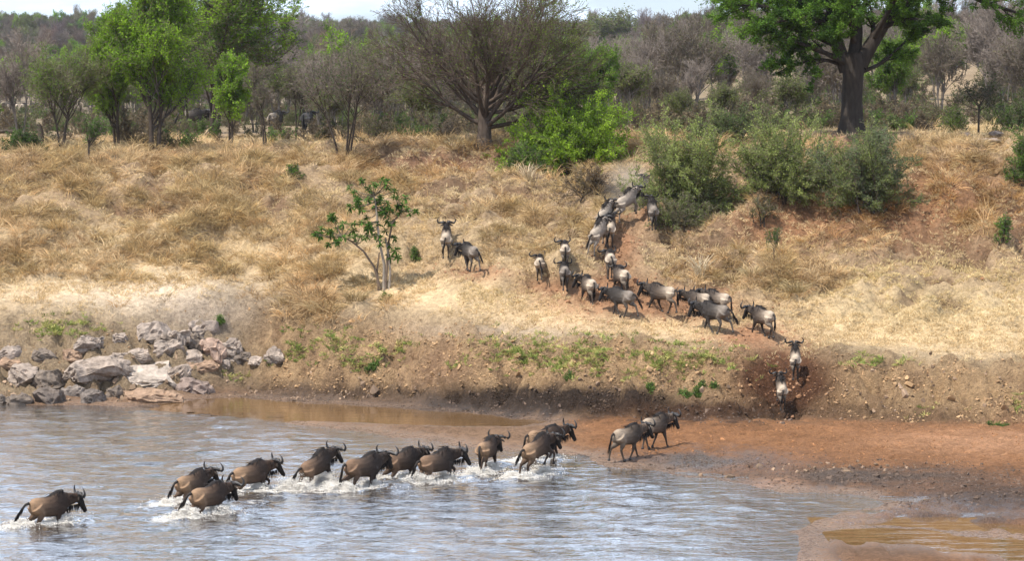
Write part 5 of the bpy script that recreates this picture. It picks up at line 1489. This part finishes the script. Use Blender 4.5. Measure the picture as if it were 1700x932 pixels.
for k, pth in enumerate(stems):
    P = np.array([q3(a, b_, rs.normal(0, .10) * (i > 0)) for i, (a, b_) in enumerate(pth)]); P[0, 2] -= .1
    V, F4, F3 = tube(P, np.linspace(.055, .028, len(P)) * (1.2 if k == 0 else 1), 7, True, None, (.2, 1, .1)); G.add(V, F4, np.array((.30, .25, .20) if k in (0, 4) else (.15, .11, .08)))
    ends += [P[i] * (1 - f) + P[i + 1] * f for i in range(max(0, len(P) - 4), len(P) - 1) for f in (0, .35, .7)]
ends = np.array(ends)
RP = []
ROS = ROS + [(a + rs.normal(0, 9), b_ + rs.normal(0, 7)) for a, b_ in ROS]
for a, b_ in ROS:
    q = q3(a, b_, rs.normal(0, .38)); RP.append(q)
    e = ends[np.argmin(np.linalg.norm(ends - q, axis=1))]; m = (e + q) / 2 + np.array([0, 0, -.06]) + rs.normal(0, .04, 3)
    V, F4, F3 = tube(np.array([e, m, q]), [.022, .018, .013], 5, True, None, (.2, 1, .1)); G.add(V, F4, np.array((.16, .13, .09)))
me = G.mesh('trunk'); me.materials.append(M_bark); obj('trunk', me, None, lt)
def rosette(seed):
    r = np.random.default_rng(seed); n = 28; V = []; F = []; C = []
    for k in range(n):
        a = k * 2.4 + r.normal(0, .2); el = r.uniform(-.75, .85); ln = r.uniform(.2, .33)
        d = np.array([math.cos(a) * math.cos(el), math.sin(a) * math.cos(el), math.sin(el)]); s = np.array([-math.sin(a), math.cos(a), 0])
        w = ln * .13; dn = np.array([0, 0, -1.])
        pts = [d * .02, d * ln * .45 + dn * .01, d * ln * .8 + dn * ln * .12, d * ln + dn * ln * .28]
        ws = [.006, w, w * .8, .004]; b0 = len(V)
        for p_, w_ in zip(pts, ws): V += [p_ - s * w_, p_ + s * w_]
        F += [[b0 + 2 * i, b0 + 2 * i + 1, b0 + 2 * i + 3, b0 + 2 * i + 2] for i in range(3)]
        c = np.array((.08, .16, .03)) * r.uniform(.5, 1.5); C += [c] * 8
    return mesh_from('leaf_rosette', np.array(V), np.array(F), np.array(C), True)
RM = [rosette(k) for k in range(4)]
for m in RM: m.materials.append(M_leaf)
for k, q in enumerate(RP):
    o = obj('leaf_rosette', RM[k % 4], None, lt, tuple(q)); o.rotation_euler = (rs.normal(0, .35), rs.normal(0, .35), rs.uniform(0, 6.28)); s = rs.uniform(.62, 1.0); o.scale = (s, s, s)
# the thin sapling on the trail slope
t = plant('sapling', 'sapling', 1286, 440, 'thin crooked sapling with sparse leaves on the slope above the gully', 'sapling', h=372, rz=1.1, D=float(hit(1286, 440).y)); t.scale = (.45 * t.scale[0], .45 * t.scale[1], t.scale[2])

# large tussocks that stand out of the grass
for i, (px, py, w, h, n, c, lb) in enumerate(((1162, 462, .30, 1.35, 60, (.62, .52, .36), 'tall pale grass plume standing alone right of the herd'), (1215, 470, .55, .75, 150, (.44, .33, .18), 'broad brown tussock right of the pale plume'), (1320, 488, .6, .70, 150, (.36, .28, .15), 'dark olive tussock at the foot of the crooked sapling'), (1250, 462, .5, .7, 120, (.46, .36, .2), 'straw tussock between the pale plume and the crooked sapling'),
                                         (540, 520, .9, .85, 260, (.46, .34, .18), 'big matted straw mound below the leafy tree'), (590, 500, .6, .7, 150, (.40, .30, .16), 'straw tussock left of the pale trunk of the leafy tree'), (480, 505, .6, .6, 150, (.48, .36, .2), 'matted straw tussock at the left of the mound'), (876, 300, .3, 1.0, 60, (.60, .49, .33), 'pale dry grass plume in front of the large bright bush'))):
    p = hit(px, py); me = tuft(700 + i, n, h, w * .6, 1.0 if n > 100 else .3, .012, c, .45); me.materials.append(M_blade)
    o = obj('grass_tussock', me, None, None, p); tag(o, lb, 'grass tussock', 'grass tussocks')

# fallen trunk at the left edge
p = hit(66, 246, 118); S_ = ppm(p.y); G = Geo()
for pth, r in (([(66, 250), (68, 225), (64, 208)], .20), ([(66, 236), (40, 224), (10, 218), (-30, 224)], .12), ([(30, 222), (14, 205), (4, 190)], .05)):
    P = np.array([((a - 66) / S_, .1 * i, (246 - b_) / S_) for i, (a, b_) in enumerate(pth)]); V, F4, F3 = tube(P, np.linspace(r, r * .6, len(P)), 8, True, None, (.2, 1, .1)); G.add(V, F4, np.array((.07, .055, .042)))
me = G.mesh('fallen_trunk'); me.materials.append(M_bark); o = obj('fallen_trunk', me, None, None, p); tag(o, 'dark broken trunk stump with a branch lying to the left edge', 'fallen tree')
for i, (x0, x1, y0, y1, lb) in enumerate(((1612, 1662, 228, 238, 'dark flat stone slab under the dark sapling'), (1590, 1612, 219, 228, 'pale stone just left of the dark sapling'), (1640, 1665, 218, 228, 'grey stone just right of the dark sapling'))):
    p = hit((x0 + x1) / 2, y1); s = ppm(p.y); w = (x1 - x0) / s; h = max(.2, (y1 - y0) / s)
    o = obj('rock', rock_mesh(w, .6, h, 300 + i, (.24, .19, .16)), None, None, (p.x, p.y, p.z + h * .3)); tag(o, lb, 'rock', 'stones by the dark sapling')

# woodland on the plain and the far hillside: nearer trees one by one, then the far mass
r = np.random.default_rng(55)
kinds = ['bg_bare', 'bg_bare2', 'bg_bare', 'bg_bare2', 'bg_olive', 'bg_green']
MARKS = ((130, 'behind the broad olive tree at the left edge'), (330, 'behind the tallest bright green tree'), (520, 'behind the thin brown bare trees'), (650, 'behind the leafless multi stemmed tree'), (800, 'behind the left half of the fan shaped tree'), (980, 'behind the right half of the fan shaped tree'),
         (1110, 'left of the rounded purplish bare tree'), (1240, 'behind the pale olive bushy tree'), (1400, 'left of the thick trunked shade tree'), (1540, 'behind the thick trunked shade tree'), (1640, 'behind the dark umbrella sapling'), (9999, 'at the right edge beyond the dark sapling'))
ROWS = ('nearest', 'middle', 'farthest')
SHORTB = {'bg_bare': 'bare purplish grey tree', 'bg_bare2': 'bare brown multi stemmed tree', 'bg_olive': 'olive leaved tree', 'bg_green': 'green leaved tree'}
BLB = {'bg_bare': 'bare purplish grey tree of the thicket behind the bank', 'bg_bare2': 'bare brown multi stemmed tree of the thicket behind the bank', 'bg_olive': 'olive leaved tree of the thicket behind the bank', 'bg_green': 'green leaved tree of the thicket behind the bank'}
cnt = 0
for row, (D0, D1, n) in enumerate(((150, 185, 26), (185, 250, 60), (250, 340, 74))):
    for k in range(n):
        D = r.uniform(D0, D1); px = -120 + (k + r.uniform(0, 1)) * 1940 / n
        if D < 200 and (px < 560) and r.uniform() < .65: continue
        if abs(px - 1590) < 35 and D < 275: continue
        if px < 150 and D < 420 and r.uniform() < .5: continue
        key = kinds[r.choice(6, p=[.26, .22, .1, .1, .17, .15])]
        p = on(px, D); s = r.uniform(.8, 1.35) * (.72 if row == 0 else 1.0)
        tree('thicket_tree', MOD[key], p, '%s, %s row %s' % (SHORTB[key], ROWS[row], next(t_ for m_, t_ in MARKS if px < m_)), 'tree', BLB[key].replace('tree of', 'trees of'), s, r.uniform(0, 6.28)).scale = (s * r.uniform(.7, 1.15), s * r.uniform(.7, 1.15), s * r.uniform(.9, 1.25)); cnt += 1
def low(mesh_tuple):
    """one mesh of a whole far tree"""
    tr, tw, lf = mesh_tuple; bm = bmesh.new()
    for me in (tr, tw, lf):
        if me: bm.from_mesh(me)
    me = bpy.data.meshes.new('far_tree'); bm.to_mesh(me); bm.free(); return me
FARM = [low(MOD[k]) for k in ('bg_bare', 'bg_bare2', 'bg_olive', 'bg_green')]
for m in FARM: m.materials.clear(); m.materials.append(M_leaf_i)
n = 7500
D = np.sqrt(r.uniform(330 ** 2, 1250 ** 2, n)); px = r.uniform(-500, 2200, n)
X = (px - CX) / F_PX * D; Z = terrain(X, D)
ok = ~((px < 170) & (D < 470)) & ~((np.abs(px - 1590) < 40) & (D < 300))
X, D, Z, px = X[ok], D[ok], Z[ok], px[ok]; n = len(X)
gk = fbm(X * .012, D * .006, 91, 3); idx = np.where(gk + r.normal(0, .09, n) > .545, np.where(r.uniform(0, 1, n) < .5, 2, 3), (r.uniform(0, 1, n) < .5) * 1)
s = r.uniform(.6, 1.15, (n, 1)) * np.where(r.uniform(0, 1, (n, 1)) < .06, 1.35, 1.0)
scatter('far_woodland', np.stack([X, D, Z], 1), np.stack([np.zeros(n), np.zeros(n), r.uniform(0, 6.28, n)], 1), s * np.stack([r.uniform(.75, 1.3, n), r.uniform(.75, 1.3, n), r.uniform(.8, 1.5, n)], 1), idx, np.array([[1, 1, 1.]]) * r.uniform(.7, 1.35, (n, 1)) * (1 + r.normal(0, .06, (n, 3))), FARM, M_leaf_i)
# low undergrowth between the trees
UND = [low((None,) + shrub_model(200 + k, 2.0, 1.3, 12, c, tuple(x * .6 for x in c), leaf=.12, per_m=pm)[1:]) for k, (c, pm) in enumerate((((.16, .17, .07), 9), ((.20, .15, .095), 6), ((.12, .19, .045), 11), ((.24, .185, .11), 8)))]
for m in UND: m.materials.clear(); m.materials.append(M_leaf_i)
n = 4200
D = 134 + 420 * r.uniform(0, 1, n) ** 1.8; px = r.uniform(-150, 1850, n); X = (px - CX) / F_PX * D
dens = fbm(X * .12, D * .07, 95, 3); keep = r.uniform(0, 1, n) < sstep(.36, .56, dens) * np.where((px < 560) & (D < 175), .35, 1.0) * np.where((px < 240) & (D > 200), .4, 1) * np.where(np.abs(px - 1585) < 45, .25, 1)
X, D = X[keep], D[keep]; n = len(X); Z = terrain(X, D)
scatter('undergrowth', np.stack([X, D, Z], 1), np.stack([np.zeros(n), np.zeros(n), r.uniform(0, 6.28, n)], 1), r.uniform(.5, 1.35, (n, 1)) * np.ones((1, 3)), r.choice(4, n, p=[.36, .28, .16, .2]), np.ones((n, 3)) * r.uniform(.75, 1.25, (n, 1)), UND, M_leaf_i)
# single trees on the skyline
for i, (px, D, key, top, lb) in enumerate(((40, 900, 'bg_olive', 36, 'flat topped green tree on the skyline at the left'), (487, 800, 'bg_bare', 16, 'round bare tree on the skyline right of the tall open crowned tree'), (592, 850, 'bg_bare2', 24, 'low bare tree on the skyline left of the fan shaped tree'), (1012, 700, 'bg_olive', 4, 'tall dark tree standing out on the skyline right of the fan shaped tree'),
                                          (1150, 800, 'bg_olive', 18, 'olive tree on the skyline midway between the two big trees'), (1190, 820, 'bg_green', 18, 'green tree on the skyline left of the shade tree'), (540, 820, 'bg_bare2', 26, 'small bare tree on the skyline between two rounder ones'))):
    plant('skyline_tree', key, px, 0, lb, h=top, rz=i * 1.3, D=D, wx=1.5)
print('thicket', cnt)
# ------------------------------------------------------------------ air
def box(name, x0, x1, y0, y1, z0, z1):
    V = [(x, y, z) for x in (x0, x1) for y in (y0, y1) for z in (z0, z1)]
    F = [(0, 1, 3, 2), (4, 6, 7, 5), (0, 4, 5, 1), (2, 3, 7, 6), (0, 2, 6, 4), (1, 5, 7, 3)]
    return mesh_from(name, V, np.array(F), None, False)
def air_mat(name, dens, col):
    m, nt, out = new_mat(name); v = nt.nodes.new('ShaderNodeVolumePrincipled')
    v.inputs['Density'].default_value = dens; v.inputs['Color'].default_value = (*col, 1); v.inputs['Anisotropy'].default_value = .2
    L(nt, v.outputs['Volume'], out.inputs['Volume']); return m
def closed_ball(name, r, sub=3):
    bm = bmesh.new(); bmesh.ops.create_icosphere(bm, subdivisions=sub, radius=1.0)
    me = bpy.data.meshes.new(name)
    for v in bm.verts: v.co.x *= r[0]; v.co.y *= r[1]; v.co.z *= r[2]
    bm.to_mesh(me); bm.free(); return me
m, nt, out = new_mat('dust'); v = nt.nodes.new('ShaderNodeVolumePrincipled'); v.inputs['Color'].default_value = (.86, .76, .64, 1)
tc = nt.nodes.new('ShaderNodeTexCoord'); ln = nt.nodes.new('ShaderNodeVectorMath'); ln.operation = 'LENGTH'
mp = nt.nodes.new('ShaderNodeMapping'); mp.inputs['Scale'].default_value = (1 / 1.5, 1 / 3.6, 1 / 1.15)
L(nt, tc.outputs['Object'], mp.inputs['Vector']); L(nt, mp.outputs['Vector'], ln.inputs[0])
nn = noise_node(nt, 1.3, 4, .6, tc.outputs['Object'])
fall = map_range(nt, ln.outputs['Value'], .15, 1.0, 1.0, 0.0)
L(nt, math_node(nt, 'MULTIPLY', math_node(nt, 'MULTIPLY', fall, map_range(nt, nn.outputs['Fac'], .35, .65, .2, 1.0)), .55), v.inputs['Density'])
L(nt, v.outputs['Volume'], out.inputs['Volume'])
p = hit(1046, 352); o = obj('dust_cloud', closed_ball('dust_cloud', (1.5, 3.6, 1.15)), m, None, (p.x, p.y + .6, p.z + .75)); tag(o, kind='stuff')
o.rotation_euler = (math.radians(14), 0, 0)
HAZE = air_mat('haze', 0.00006, (.93, .95, 1.0))
try: HAZE.cycles.homogeneous_volume = True
except Exception: pass
o = obj('haze', box('haze', -2560, 2560, -420, 5050, -6.0, 75.0), HAZE); tag(o, kind='stuff')
